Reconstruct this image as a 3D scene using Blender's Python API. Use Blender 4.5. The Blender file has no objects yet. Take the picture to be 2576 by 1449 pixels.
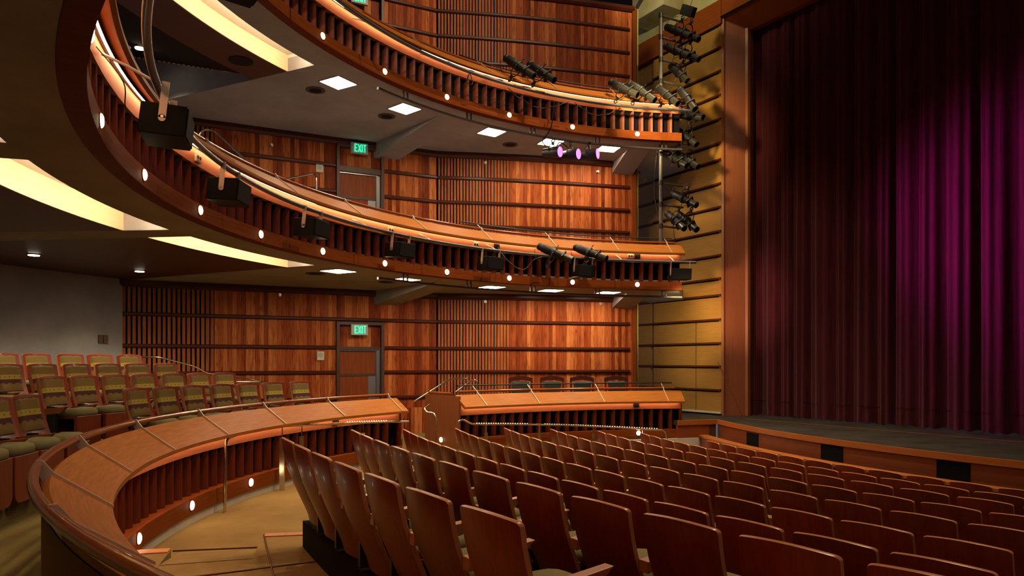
import bpy, bmesh, math, random
from mathutils import Vector, Matrix
random.seed(7)
PI = math.pi
SC = bpy.context.scene
COL = SC.collection
# ------------------------------------------------------------------ camera, world, exposure
# distances in metres, origin at the photographer's eye, z up, the room's curved fronts turn about CC
EYE_F = 1818.0                                     # focal length in pixels of the 2576 wide frame
cam_d = bpy.data.cameras.new('camera'); cam = bpy.data.objects.new('camera', cam_d); COL.objects.link(cam)
cam.location = (0, 0, 0); cam.rotation_euler = (PI/2, 0, 0)
cam_d.sensor_fit = 'HORIZONTAL'; cam_d.sensor_width = 36.0; cam_d.lens = EYE_F/2576*36
cam_d.shift_y = (910.5-724.5)/2576; cam_d.clip_start = 0.05; cam_d.clip_end = 200
SC.camera = cam
SC.view_settings.view_transform = 'Standard'; SC.view_settings.look = 'None'
SC.view_settings.gamma = 1; SC.view_settings.exposure = 0.0; SC.view_settings.use_curve_mapping = False
try:
    SC.cycles.use_denoising = True; SC.cycles.max_bounces = 6; SC.cycles.diffuse_bounces = 3; SC.cycles.glossy_bounces = 3
    SC.cycles.sample_clamp_indirect = 4.0; SC.cycles.caustics_reflective = False; SC.cycles.caustics_refractive = False
except Exception: pass
W = bpy.data.worlds.new('world'); SC.world = W; W.use_nodes = True
W.node_tree.nodes['Background'].inputs[0].default_value = (0.76, 0.73, 0.84, 1); W.node_tree.nodes['Background'].inputs[1].default_value = 0.13

def lamp(name, kind, loc, target, power, color, size=0.3, spot=60, blend=0.5):
    d = bpy.data.lights.new(name, kind); d.energy = power; d.color = color
    if kind == 'SPOT': d.spot_size = math.radians(spot); d.spot_blend = blend; d.shadow_soft_size = size
    elif kind == 'AREA': d.size = size
    else: d.shadow_soft_size = size
    o = bpy.data.objects.new(name, d); COL.objects.link(o); o.location = loc
    v = Vector(target)-Vector(loc); o.rotation_euler = v.to_track_quat('-Z', 'Y').to_euler()
    return o
WARM = (1.0, 0.74, 0.46)
# house downlights in the auditorium ceiling, high above the seats
HOUSE = [((1.5, 10.0, 11.0), (0.8, 12.4, 0), 2600, 70), ((3.6, 13.0, 11.2), (2.0, 15.2, 0), 3000, 70), ((4.6, 9.0, 11.2), (3.2, 8.8, 0), 2600, 72),
         ((2.6, 6.5, 11.0), (1.4, 6.2, 0), 1500, 75), ((-0.4, 9.0, 10.8), (-2.4, 10.0, 0), 1500, 70), ((5.0, 12.0, 11.2), (4.0, 11.8, 0), 1300, 56)]
for i, (l, t, p, c) in enumerate(HOUSE): lamp('house_downlight', 'SPOT', l, t, p, WARM, 0.12, c, 0.9)
for l, t, p, c in [((2.6, 8.0, 10.9), (-3.5, 15.2, 7.0), 1400, 60), ((4.6, 7.0, 10.9), (0.2, 16.8, 7.2), 1600, 70)]: lamp('gallery_wall_wash', 'SPOT', l, t, p, WARM, 0.3, c, 1.0)
lamp('plaster_fill_light', 'SPOT', (2.2, 15.5, 8.9), (5.0, 18.2, 9.6), 260, (1.0, 0.88, 0.5), 0.2, 110, 1.0)  # added fill lamp, brightens the upper plaster
# stage lanterns: violet wash on the house curtain
for l, t, p, sp in [((2.1, 15.2, 4.0), (9.1, 12.2, 2.7), 1400, 48), ((2.5, 15.3, 4.0), (9.7, 11.0, 1.8), 2000, 52), ((1.7, 15.1, 4.0), (9.0, 12.2, 0.2), 900, 40)]:
    lamp('violet_lantern_beam', 'SPOT', l, t, p, (0.8, 0.06, 0.85), 0.08, sp, 1.0)
lamp('splay_wall_fill', 'SPOT', (1.6, 13.0, 5.6), (4.6, 18.0, 5.2), 1800, (1.0, 0.74, 0.32), 0.15, 44, 1.0)  # added spots without fixtures, warming the splay wall and jamb
lamp('splay_wall_fill', 'SPOT', (3.6, 15.2, 1.35), (4.3, 18.6, .8), 330, (1.0, 0.78, 0.36), 0.15, 62, 1.0)
lamp('splay_wall_fill', 'SPOT', (1.4, 12.6, 0.9), (5.4, 17.2, 1.4), 1200, (1.0, 0.62, 0.42), 0.15, 26, 1.0)
# ------------------------------------------------------------------ helpers
CC = Vector((4.39, 7.98, 0)); SS = Vector((18.5, 16.458, 0))
def pol(r, a, z=0.0, c=CC): return Vector((c.x+r*math.cos(math.radians(a)), c.y+r*math.sin(math.radians(a)), z))
class MB:
    def __init__(s): s.bm = bmesh.new(); s.uv = s.bm.loops.layers.uv.new('UVMap')
    def face(s, pts, uvs=None):
        f = s.bm.faces.new([s.bm.verts.new(p) for p in pts])
        if uvs:
            for l, u in zip(f.loops, uvs): l[s.uv].uv = u
        return f
    def grid(s, rows, uvs=None, close=False, caps=False):
        V = [[s.bm.verts.new(p) for p in r] for r in rows]; n = len(V[0])
        for i in range(len(V)-1):
            for j in range(n if close else n-1):
                k = (j+1) % n
                f = s.bm.faces.new((V[i][j], V[i][k], V[i+1][k], V[i+1][j]))
                if uvs:
                    for l, (a, b) in zip(f.loops, ((i, j), (i, j+1), (i+1, j+1), (i+1, j))): l[s.uv].uv = uvs(a, b)
        if caps: s.bm.faces.new(V[0]); s.bm.faces.new(V[-1])
        return V
    def box(s, c, d, R=None):
        c = Vector(c); P = []
        for z in (-.5, .5):
            for x, y in ((-.5, -.5), (.5, -.5), (.5, .5), (-.5, .5)):
                v = Vector((x*d[0], y*d[1], z*d[2])); P.append(s.bm.verts.new(c+(R @ v if R else v)))
        for q in ((0, 3, 2, 1), (4, 5, 6, 7), (0, 1, 5, 4), (1, 2, 6, 5), (2, 3, 7, 6), (3, 0, 4, 7)): s.bm.faces.new([P[i] for i in q])
    def prism(s, poly, z0, z1):
        a = [s.bm.verts.new((p[0], p[1], z0)) for p in poly]; b = [s.bm.verts.new((p[0], p[1], z1)) for p in poly]; n = len(poly)
        s.bm.faces.new(a[::-1]); s.bm.faces.new(b)
        for i in range(n): s.bm.faces.new((a[i], a[(i+1) % n], b[(i+1) % n], b[i]))
    def loft(s, A, B):
        a = [s.bm.verts.new(p) for p in A]; b = [s.bm.verts.new(p) for p in B]; n = len(A)
        s.bm.faces.new(a[::-1]); s.bm.faces.new(b)
        for i in range(n): s.bm.faces.new((a[i], a[(i+1) % n], b[(i+1) % n], b[i]))
    def tube(s, pts, r, seg=8, caps=True):
        pts = [Vector(p) for p in pts]; n = len(pts); R = r if isinstance(r, (list, tuple)) else [r]*n; rows = []; prev = pw = None
        for i, p in enumerate(pts):
            t = (pts[min(i+1, n-1)]-pts[max(i-1, 0)]).normalized()
            if prev is None: u = t.orthogonal().normalized()
            else:
                u = prev-t*prev.dot(t); u = u.normalized() if u.length > 1e-6 else t.orthogonal().normalized()
            w = t.cross(u)
            if prev is not None and w.dot(pw) < 0: w = -w
            prev = u; pw = w
            rows.append([p+(u*math.cos(2*PI*k/seg)+w*math.sin(2*PI*k/seg))*R[i] for k in range(seg)])
        s.grid(rows, None, True, caps)
    def arc(s, prof, a0, a1, step=1.0):
        n = max(1, int(abs(a1-a0)/step+.5)); rm = sum(p[0] for p in prof)/len(prof); m = len(prof); cum = [0]
        for i in range(m): cum.append(cum[-1]+math.dist(prof[i], prof[(i+1) % m]))
        ang = [math.radians(a0+(a1-a0)*i/n) for i in range(n+1)]
        rows = [[(r*math.cos(t), r*math.sin(t), z) for r, z in prof] for t in ang]
        s.grid(rows, lambda i, j: (ang[i]*rm, cum[j]), True, True)
    def sweep(s, path, prof):
        # path of (x, y, nx, ny, u); prof of (offset along the normal, z)
        m = len(prof); cum = [0]
        for i in range(m): cum.append(cum[-1]+math.dist(prof[i], prof[(i+1) % m]))
        s.grid([[(x+nx*o, y+ny*o, z) for o, z in prof] for x, y, nx, ny, u in path], lambda i, j: (path[i][4], cum[j]), True, True)
    def build(s, name, mat, parent=None, loc=(0, 0, 0), rz=0.0, smooth=None, bevel=0.0):
        bmesh.ops.recalc_face_normals(s.bm, faces=s.bm.faces[:])
        me = bpy.data.meshes.new(name); s.bm.to_mesh(me); s.bm.free(); me.materials.append(mat)
        o = bpy.data.objects.new(name, me); COL.objects.link(o)
        if smooth:
            me.shade_smooth(); me.set_sharp_from_angle(angle=math.radians(smooth))
        if bevel:
            b = o.modifiers.new('bevel', 'BEVEL'); b.width = bevel; b.segments = 2; b.limit_method = 'ANGLE'
        o.location = loc; o.rotation_euler = (0, 0, rz)
        if parent: o.parent = parent
        return o
def tag(o, label=None, cat=None, group=None, kind=None):
    if label: o['label'] = label
    if cat: o['category'] = cat
    if group: o['group'] = group
    if kind: o['kind'] = kind
    return o
def thing(name, label, cat, loc=(0, 0, 0), rz=0.0, group=None):
    o = bpy.data.objects.new(name, None); COL.objects.link(o); o.location = loc; o.rotation_euler = (0, 0, rz); o.empty_display_size = .1
    return tag(o, label, cat, group)
def dup(root, loc, rot, label, group=None):
    def cp(o, par):
        c = o.copy(); COL.objects.link(c)
        if par: c.parent = par
        for ch in list(o.children): cp(ch, c)
        return c
    r = cp(root, None); r.location = loc
    if isinstance(rot, (int, float)): r.rotation_euler = (0, 0, rot)
    else: r.rotation_euler = rot
    r['label'] = label
    if group: r['group'] = group
    return r
# ------------------------------------------------------------------ materials
def mat(name, col=(.5, .5, .5), rough=.5, metal=0.0, spec=.5, emit=None, strength=0.0, coat=0.0, sheen=0.0):
    m = bpy.data.materials.new(name); m.use_nodes = True; b = m.node_tree.nodes['Principled BSDF']
    b.inputs['Base Color'].default_value = (*col, 1); b.inputs['Roughness'].default_value = rough; b.inputs['Metallic'].default_value = metal
    b.inputs['Specular IOR Level'].default_value = spec; b.inputs['Coat Weight'].default_value = coat; b.inputs['Sheen Weight'].default_value = sheen
    if emit: b.inputs['Emission Color'].default_value = (*emit, 1); b.inputs['Emission Strength'].default_value = strength
    return m
def nodes(m):
    nt = m.node_tree; N = nt.nodes; L = nt.links
    def add(t, **k):
        n = N.new(t)
        for a, v in k.items(): setattr(n, a, v)
        return n
    return nt, N, L, add, N['Principled BSDF']
def ramp(add, stops):
    r = add('ShaderNodeValToRGB'); e = r.color_ramp.elements
    while len(e) > len(stops): e.remove(e[-1])
    while len(e) < len(stops): e.new(.5)
    for x, (p, c) in zip(e, stops): x.position = p; x.color = (*c, 1)
    return r
def wood(name, c1, c2, rough=.35, coord='UV', scale=(1, 12, 12), vary=0.0, spec=.5, coat=0.0, bump=.04):
    m = mat(name, c1, rough, spec=spec, coat=coat); nt, N, L, add, b = nodes(m)
    tc = add('ShaderNodeTexCoord'); mp = add('ShaderNodeMapping'); mp.inputs['Scale'].default_value = scale
    L.new(tc.outputs[coord], mp.inputs['Vector'])
    src = mp.outputs['Vector']
    oi = add('ShaderNodeObjectInfo')
    va = add('ShaderNodeVectorMath', operation='ADD'); cm = add('ShaderNodeCombineXYZ'); mu = add('ShaderNodeMath', operation='MULTIPLY'); mu.inputs[1].default_value = 37.0
    L.new(oi.outputs['Random'], mu.inputs[0]); L.new(mu.outputs[0], cm.inputs[0]); L.new(mu.outputs[0], cm.inputs[1]); L.new(src, va.inputs[0]); L.new(cm.outputs[0], va.inputs[1])
    no = add('ShaderNodeTexNoise'); no.inputs['Scale'].default_value = 3.0; no.inputs['Detail'].default_value = 6; no.inputs['Roughness'].default_value = .6; no.inputs['Distortion'].default_value = .4
    L.new(va.outputs[0], no.inputs['Vector'])
    r = ramp(add, [(.3, c1), (.7, c2)]); L.new(no.outputs['Fac'], r.inputs['Fac'])
    out = r.outputs['Color']
    if vary:
        h = add('ShaderNodeHueSaturation'); mr = add('ShaderNodeMapRange'); mr.inputs['To Min'].default_value = 1-vary; mr.inputs['To Max'].default_value = 1+vary
        L.new(oi.outputs['Random'], mr.inputs['Value']); L.new(mr.outputs[0], h.inputs['Value']); L.new(out, h.inputs['Color']); out = h.outputs['Color']
    L.new(out, b.inputs['Base Color'])
    if bump:
        bp = add('ShaderNodeBump'); bp.inputs['Strength'].default_value = bump; bp.inputs['Distance'].default_value = .004; L.new(no.outputs['Fac'], bp.inputs['Height']); L.new(bp.outputs[0], b.inputs['Normal'])
    return m
def boards(name, pitch, stops, rough=.45):
    m = mat(name, (.3, .1, .04), rough, spec=.06); nt, N, L, add, b = nodes(m)
    tc = add('ShaderNodeTexCoord'); sx = add('ShaderNodeSeparateXYZ'); L.new(tc.outputs['UV'], sx.inputs[0])
    dv = add('ShaderNodeMath', operation='DIVIDE'); dv.inputs[1].default_value = pitch; L.new(sx.outputs[0], dv.inputs[0])
    fl = add('ShaderNodeMath', operation='FLOOR'); L.new(dv.outputs[0], fl.inputs[0])
    vz = add('ShaderNodeMath', operation='MULTIPLY_ADD'); vz.inputs[1].default_value = 1/3.27; vz.inputs[2].default_value = 3.52; L.new(sx.outputs[1], vz.inputs[0])
    fz = add('ShaderNodeMath', operation='FLOOR'); L.new(vz.outputs[0], fz.inputs[0])
    cb = add('ShaderNodeCombineXYZ'); L.new(fl.outputs[0], cb.inputs[0]); L.new(fz.outputs[0], cb.inputs[1])
    wn = add('ShaderNodeTexWhiteNoise', noise_dimensions='2D'); L.new(cb.outputs[0], wn.inputs['Vector'])
    r = ramp(add, stops); L.new(wn.outputs['Value'], r.inputs['Fac'])
    mp = add('ShaderNodeMapping'); mp.inputs['Scale'].default_value = (14, 1.3, 1); L.new(tc.outputs['UV'], mp.inputs[0])
    va = add('ShaderNodeVectorMath', operation='ADD'); L.new(mp.outputs[0], va.inputs[0]); L.new(wn.outputs['Color'], va.inputs[1])
    no = add('ShaderNodeTexNoise'); no.inputs['Scale'].default_value = 1.6; no.inputs['Detail'].default_value = 6; no.inputs['Distortion'].default_value = 1.2; L.new(va.outputs[0], no.inputs['Vector'])
    g = ramp(add, [(.28, (.42, .34, .3)), (.5, (.95, .95, .95)), (.75, (1.25, 1.2, 1.15))]); L.new(no.outputs['Fac'], g.inputs['Fac'])
    mx = add('ShaderNodeMix', data_type='RGBA', blend_type='MULTIPLY'); mx.inputs[0].default_value = 1; L.new(r.outputs[0], mx.inputs[6]); L.new(g.outputs[0], mx.inputs[7])
    fr = add('ShaderNodeMath', operation='FRACT'); L.new(dv.outputs[0], fr.inputs[0]); lt = add('ShaderNodeMath', operation='LESS_THAN'); lt.inputs[1].default_value = .03; L.new(fr.outputs[0], lt.inputs[0])
    m2 = add('ShaderNodeMix', data_type='RGBA', blend_type='MIX'); m2.inputs[7].default_value = (.03, .01, .006, 1); L.new(lt.outputs[0], m2.inputs[0]); L.new(mx.outputs[2], m2.inputs[6]); L.new(m2.outputs[2], b.inputs['Base Color'])
    return m
def mottled(name, c1, c2, scale=1.2, rough=.85, bump=.15, coord='Object', streak=(1, 1, 1)):
    m = mat(name, c1, rough, spec=.25); nt, N, L, add, b = nodes(m)
    tc = add('ShaderNodeTexCoord'); mp = add('ShaderNodeMapping'); mp.inputs['Scale'].default_value = streak; L.new(tc.outputs[coord], mp.inputs[0])
    no = add('ShaderNodeTexNoise'); no.inputs['Scale'].default_value = scale; no.inputs['Detail'].default_value = 8; no.inputs['Roughness'].default_value = .65; L.new(mp.outputs[0], no.inputs['Vector'])
    r = ramp(add, [(.33, c1), (.68, c2)]); L.new(no.outputs['Fac'], r.inputs['Fac']); L.new(r.outputs[0], b.inputs['Base Color'])
    n2 = add('ShaderNodeTexNoise'); n2.inputs['Scale'].default_value = scale*40; n2.inputs['Detail'].default_value = 3; L.new(mp.outputs[0], n2.inputs['Vector'])
    bp = add('ShaderNodeBump'); bp.inputs['Strength'].default_value = bump; bp.inputs['Distance'].default_value = .01; L.new(n2.outputs['Fac'], bp.inputs['Height']); L.new(bp.outputs[0], b.inputs['Normal'])
    return m
M = {}
M['boards'] = boards('vertical_boards', .088, [(0, (.19, .034, .010)), (.35, (.32, .066, .018)), (.7, (.44, .11, .03)), (1, (.58, .19, .055))])
M['slat'] = wood('slat_wood', (.27, .065, .02), (.48, .15, .045), .45, 'Object', (9, 9, .7), spec=.15)
M['rail_dark'] = wood('dark_moulding', (.055, .012, .005), (.09, .02, .008), .35, spec=.22)
M['frame_dark'] = wood('door_frame_brown', (.06, .026, .014), (.085, .036, .018), .45, 'Object', (8, 8, 1))
M['door'] = wood('door_veneer', (.19, .042, .010), (.26, .062, .016), .45, 'Object', (10, 10, .6), spec=.15)
M['black'] = mat('black_fabric', (.006, .005, .006), .9, spec=.1)
M['concrete'] = mottled('board_marked_concrete', (.24, .225, .225), (.36, .335, .33), .9, .85, .2)
M['concrete_base'] = mottled('pale_concrete_base', (.44, .41, .36), (.58, .54, .47), 1.5)
M['plaster'] = mottled('sprayed_plaster', (.36, .30, .10), (.62, .56, .34), .8, .95, .5)
M['fascia'] = wood('mahogany_fascia', (.16, .036, .007), (.23, .058, .012), .6, 'UV', (.8, 14, 1), spec=.02)
M['fin'] = wood('mahogany_fin', (.10, .017, .005), (.15, .029, .009), .45, 'Object', (6, 6, .7), spec=.3)
M['band'] = wood('light_band_board', (.40, .155, .072), (.5, .21, .10), .5, 'UV', (.7, 14, 1), spec=.15)
M['desk'] = wood('desk_top_veneer', (.25, .078, .013), (.39, .14, .026), .45, 'UV', (1.0, 16, 1), spec=.05)
M['handrail'] = wood('handrail_wood', (.21, .05, .011), (.29, .08, .02), .2, 'UV', (1, 8, 1), coat=.2, spec=.3)
M['outer'] = wood('outer_panel', (.10, .013, .004), (.15, .024, .007), .45, 'UV', (6, .5, 1), spec=.08)
M['cloud'] = wood('ceiling_panel_veneer', (.045, .012, .006), (.07, .02, .009), .5, 'Object', (1, 6, 1))
M['cloud_edge'] = wood('ceiling_panel_edge', (.55, .36, .21), (.65, .45, .27), .5, 'UV', (1, 10, 1))
M['dark_ceiling'] = mat('dark_ceiling', (.03, .02, .015), .9, spec=.1)
M['cove'] = mottled('cove_plaster', (.62, .58, .46), (.7, .66, .54), 2, .9, .05)
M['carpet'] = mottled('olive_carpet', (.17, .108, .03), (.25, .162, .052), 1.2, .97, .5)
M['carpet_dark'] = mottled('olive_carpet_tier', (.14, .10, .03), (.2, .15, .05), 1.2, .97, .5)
M['stage'] = mottled('black_stage_floor', (.014, .012, .009), (.036, .032, .024), 1.6, .6, .1)
M['stage_face'] = wood('stage_front_veneer', (.16, .034, .01), (.25, .065, .019), .35, 'UV', (.5, 12, 1))
M['stage_lip'] = wood('stage_lip_wood', (.3, .085, .018), (.4, .13, .03), .32, 'UV', (1, 12, 1))
M['panel'] = wood('golden_panel_veneer', (.25, .12, .018), (.37, .19, .034), .45, 'UV', (.7, 16, 1))
M['jamb'] = wood('proscenium_veneer', (.21, .058, .018), (.28, .085, .028), .42, 'Object', (12, 12, .5))
M['seat_wood'] = wood('seat_plywood', (.135, .0125, .0025), (.215, .026, .0045), .34, 'Object', (14, 14, .8), vary=.22, coat=.06, spec=.35)
M['seat_edge'] = wood('seat_ply_edge', (.34, .135, .05), (.42, .18, .07), .3, 'Object', (14, 14, .8))
M['arm'] = wood('armrest_wood', (.28, .085, .025), (.36, .12, .038), .35, 'Object', (10, 2, 10))
M['skirt'] = wood('seat_skirt_wood', (.16, .028, .009), (.24, .05, .016), .35, 'Object', (14, 14, .6), vary=.2)
M['cushion'] = mottled('olive_cushion', (.15, .128, .055), (.2, .17, .075), 8, .95, .3)
M['iron'] = mat('black_metal', (.012, .011, .011), .45)
M['fixture'] = mat('black_lantern_paint', (.009, .0085, .0075), .5, spec=.3)
M['fixture_rim'] = mat('lantern_tube', (.022, .021, .017), .3, spec=.6)
M['glass'] = mat('dark_lens', (.01, .01, .012), .08, spec=.8)
M['steel'] = mat('brushed_steel', (.55, .53, .5), .32, metal=1)
M['pipe'] = mat('grey_pipe', (.17, .16, .165), .42, metal=.8)
M['pole'] = mat('grey_pole', (.13, .12, .12), .4, metal=.4)
M['brass'] = mat('polished_rail', (.62, .56, .42), .2, metal=1)
M['strap'] = mat('bare_metal_strap', (.66, .58, .46), .4, metal=.35)
M['speaker'] = mat('speaker_cabinet', (.005, .004, .0035), .6, spec=.15)
M['grille'] = mat('speaker_grille', (.012, .011, .012), .8, spec=.15)
M['plate'] = mat('pale_plate', (.62, .56, .42), .5)
M['round_grille'] = mat('round_grille', (.06, .038, .033), .7)
M['leather'] = mat('dark_green_leather', (.018, .022, .012), .4)
M['chair_wood'] = wood('chair_frame_wood', (.06, .012, .006), (.09, .018, .008), .25, 'Object', (8, 8, 2))
M['rubber'] = mat('caster_rubber', (.008, .008, .008), .25)
M['lamp_face'] = mat('lamp_face', (1, .9, .7), .5, emit=(1.0, .80, .46), strength=16)
M['panel_light'] = mat('light_panel', (1, .95, .8), .5, emit=(1.0, .82, .56), strength=72)
M['down_face'] = mat('downlight_face', (1, .95, .8), .5, emit=(1.0, .86, .6), strength=30)
M['led'] = mat('led_strip', (1, .8, .5), .5, emit=(1.0, .5, .26), strength=40)
M['cove_led'] = mat('cove_strip', (1, .8, .5), .5, emit=(1.0, .76, .5), strength=40)
M['violet'] = mat('violet_gel', (.5, .2, .9), .3, emit=(.62, .22, 1.0), strength=1.6)
M['exit_green'] = mat('exit_letters', (.1, .8, .5), .5, emit=(.01, .85, .42), strength=1.15)
M['exit_box'] = mat('exit_housing', (.42, .42, .42), .5)
M['rail_led'] = mat('rail_led', (1, .9, .7), .5, emit=(1, .8, .55), strength=3)
# velvet curtain
m = mat('velvet', (.05, .004, .01), .85, spec=.15, sheen=.1); M['velvet'] = m
nt, N, L, add, b = nodes(m); tc = add('ShaderNodeTexCoord'); mp = add('ShaderNodeMapping'); mp.inputs['Scale'].default_value = (16, .7, 1); L.new(tc.outputs['UV'], mp.inputs[0])
no = add('ShaderNodeTexNoise'); no.inputs['Scale'].default_value = 2.2; no.inputs['Detail'].default_value = 5; L.new(mp.outputs[0], no.inputs['Vector'])
r = ramp(add, [(.3, (.036, .0026, .006)), (.7, (.075, .0065, .013))]); L.new(no.outputs['Fac'], r.inputs[0]); L.new(r.outputs[0], b.inputs['Base Color'])
# striped upholstery: bands by height on the backrest pad
m = mat('striped_upholstery', (.2, .15, .06), .95, spec=.1); M['stripes'] = m
nt, N, L, add, b = nodes(m); tc = add('ShaderNodeTexCoord'); sx = add('ShaderNodeSeparateXYZ'); L.new(tc.outputs['UV'], sx.inputs[0])
def mathn(op, a, v=None, c=None):
    n = add('ShaderNodeMath', operation=op)
    if isinstance(a, (int, float)): n.inputs[0].default_value = a
    else: L.new(a, n.inputs[0])
    if v is not None:
        if isinstance(v, (int, float)): n.inputs[1].default_value = v
        else: L.new(v, n.inputs[1])
    return n.outputs[0]
stp = mathn('MULTIPLY', mathn('GREATER_THAN', mathn('SINE', mathn('MULTIPLY', sx.outputs[0], 20.0)), .1), .035)
v2 = mathn('ADD', sx.outputs[1], stp)
OLV = (.155, .10, .034); YEL = (.31, .22, .045); PUR = (.06, .026, .026)
rp = ramp(add, [(0, OLV), (.26, PUR), (.4, YEL), (.56, OLV), (.965, PUR)]); rp.color_ramp.interpolation = 'CONSTANT'
# only the lower edge of the dark band and the top edge are stepped
lowm = mathn('ADD', mathn('LESS_THAN', sx.outputs[1], .33), mathn('GREATER_THAN', sx.outputs[1], .8))
fin_v = mathn('ADD', sx.outputs[1], mathn('MULTIPLY', stp, lowm)); L.new(fin_v, rp.inputs[0])
du = mathn('ABSOLUTE', mathn('SUBTRACT', mathn('FRACT', mathn('MULTIPLY', sx.outputs[0], 5.0)), .5)); dvv = mathn('ABSOLUTE', mathn('SUBTRACT', sx.outputs[1], .49))
dot = mathn('MULTIPLY', mathn('LESS_THAN', du, .13), mathn('LESS_THAN', dvv, .016))
mx = add('ShaderNodeMix', data_type='RGBA'); mx.inputs[7].default_value = (.1, .07, .02, 1); L.new(dot, mx.inputs[0]); L.new(rp.outputs[0], mx.inputs[6]); L.new(mx.outputs[2], b.inputs['Base Color'])
# ------------------------------------------------------------------ house-left wall
def arcpath(pts):
    out = []; u = 0.0; n = len(pts)
    for i, p in enumerate(pts):
        if i: u += math.dist(p, pts[i-1])
        a = pts[max(i-1, 0)]; c = pts[min(i+1, n-1)]; tx, ty = c[0]-a[0], c[1]-a[1]; l = math.hypot(tx, ty); out.append((p[0], p[1], ty/l, -tx/l, u))
    return out
WL = [(-7.5, 13.78), (-1.74, 16.62)]
WRc = [(-1.74, 16.62), (-.85, 16.745), (.1, 16.9), (.96, 17.08), (1.9, 17.31), (2.95, 17.6)]
def along(x):
    # point on the wall for a given x
    P = WL if x <= -1.74 else WRc
    for a, c in zip(P, P[1:]):
        if x <= c[0]+1e-6 or c is P[-1]:
            t = (x-a[0])/(c[0]-a[0]); return (x, a[1]+t*(c[1]-a[1]))
WALLX = lambda x0, x1: [along(x0)]+[p for p in (WL if x1 <= -1.7 else WRc) if x0+1e-3 < p[0] < x1-1e-3]+[along(x1)]
ZT = 8.58
def u_of(x):
    p = along(x)
    if x <= -1.74: return math.dist(WL[0], p)
    u = math.dist(*WL)
    for a, c in zip(WRc, WRc[1:]):
        if x > c[0]: u += math.dist(a, c)
        else: return u+math.dist(a, p)
    return u
def wpath(x0, x1):
    pts = WALLX(x0, x1); P = arcpath(pts); return [(a, b_, c, d, u_of(a)) for a, b_, c, d, e in P]
# zones along x: slats A, boards, door, boards, corner, slats B, boards
XA, XD0, XD1, XC, XB, XE = -5.98, -3.80, -2.86, -1.74, -.06, 2.95
wb = MB()
for x0, x1, z0, z1 in [(XA, XD0, -2.6, ZT), (XD0, XD1, .87, 1.6), (XD0, XD1, 4.83, 5.2), (XD0, XD1, 8.1, ZT), (XD1, XC, -2.6, ZT), (XB, XE, -2.6, ZT)]:
    wb.sweep(wpath(x0, x1), [(0, z0), (0, z1), (-.2, z1), (-.2, z0)])
wall_left = tag(wb.build('wall_left', M['boards']), 'tall side wall of vertical redwood boards rising past both balconies', None, None, 'structure')
for x0, x1 in ((-7.5, XA), (XC, XB)):
    q = MB(); q.sweep(wpath(x0, x1), [(-.06, -2.6), (-.06, ZT), (-.2, ZT), (-.2, -2.6)]); q.build('slat_backing', M['black'], wall_left)
RZ = [-.79, -.225, .313, .923, 3.14, 3.68, 4.24, 6.93, 7.5, 8.07]; ZONES = [(-2.6, 1.5), (1.8, 4.78), (5.05, 8.55)]
for (x0, x1, pitch) in ((-7.46, XA, .083), (XC+.03, XB, .0715)):
    for z0, z1 in ZONES:
        zs = [z0]+[z for z in RZ if z0 < z < z1]+[z1]
        q = MB(); n = int((u_of(x1)-u_of(x0))/pitch)
        for i in range(n):
            f = (i+.5)/n; x = x0+(x1-x0)*f; p = along(x); P = wpath(max(x-.01, x0), min(x+.01, x1)); nx, ny = P[0][2], P[0][3]
            wid = pitch*(.70 if i < n-4 or x1 < -3 else .85)*random.uniform(.85, 1.1)
            R = Matrix.Rotation(math.atan2(nx, -ny), 3, 'Z')
            for a, c in zip(zs, zs[1:]): q.box((p[0]-nx*.02, p[1]-ny*.02, (a+c)/2), (wid, .05, c-a-.07), R)
        q.build('slat_screen', M['slat'], wall_left)
for z in RZ:
    lev = 0 if z < 1.5 else 1 if z < 5 else 2
    spans = [(-7.5, XD0), (XD1, XC), (XC, XE-.1)]
    if z == .923: spans = [(-7.5, XC), (XC, XE-.1)]
    for x0, x1 in spans:
        q = MB(); q.sweep(wpath(x0, x1), [(-.03, z-.038), (.03, z-.038), (.05, z-.02), (.05, z+.02), (.03, z+.038), (-.03, z+.038)]); q.build('wall_rail', M['rail_dark'], wall_left, smooth=40)
for z0, z1 in ((1.44, 1.575), (4.70, 4.835), (8.5, 8.62)):
    for x0, x1 in ((-7.5, XC), (XC, 2.5 if z1 < 8 else XE)):
        q = MB(); q.sweep(wpath(x0, x1), [(-.03, z0), (.05, z0), (.09, z0+.05), (.09, z1), (-.03, z1)]); q.build('cornice', M['rail_dark'], wall_left)
q = MB(); e = along(2.95); q.box((e[0]+.0, e[1]+.05, 3.0), (.10, .22, 11.2), Matrix.Rotation(math.radians(15), 3, 'Z')); q.build('end_trim', M['fascia'], wall_left)
q = MB(); q.box((e[0]+.075, e[1]+.16, 3.0), (.03, .3, 11.2), Matrix.Rotation(math.radians(15), 3, 'Z')); q.build('plaster_edge', M['plaster'], wall_left)
# rear concrete wall
q = MB(); q.arc([(13.15, -2.2), (13.15, 2.0), (13.4, 2.0), (13.4, -2.2)], 153.9, 225, 1.5)
wall_back = tag(q.build('wall_back', M['concrete'], loc=CC), 'bare concrete rear wall behind the tiered seats', None, None, 'structure')
q = MB(); q.arc([(13.15, 4.6), (13.15, 8.6), (13.4, 8.6), (13.4, 4.6)], 153.9, 225, 1.5); q.build('upper_wall', M['dark_ceiling'], wall_back)
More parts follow.
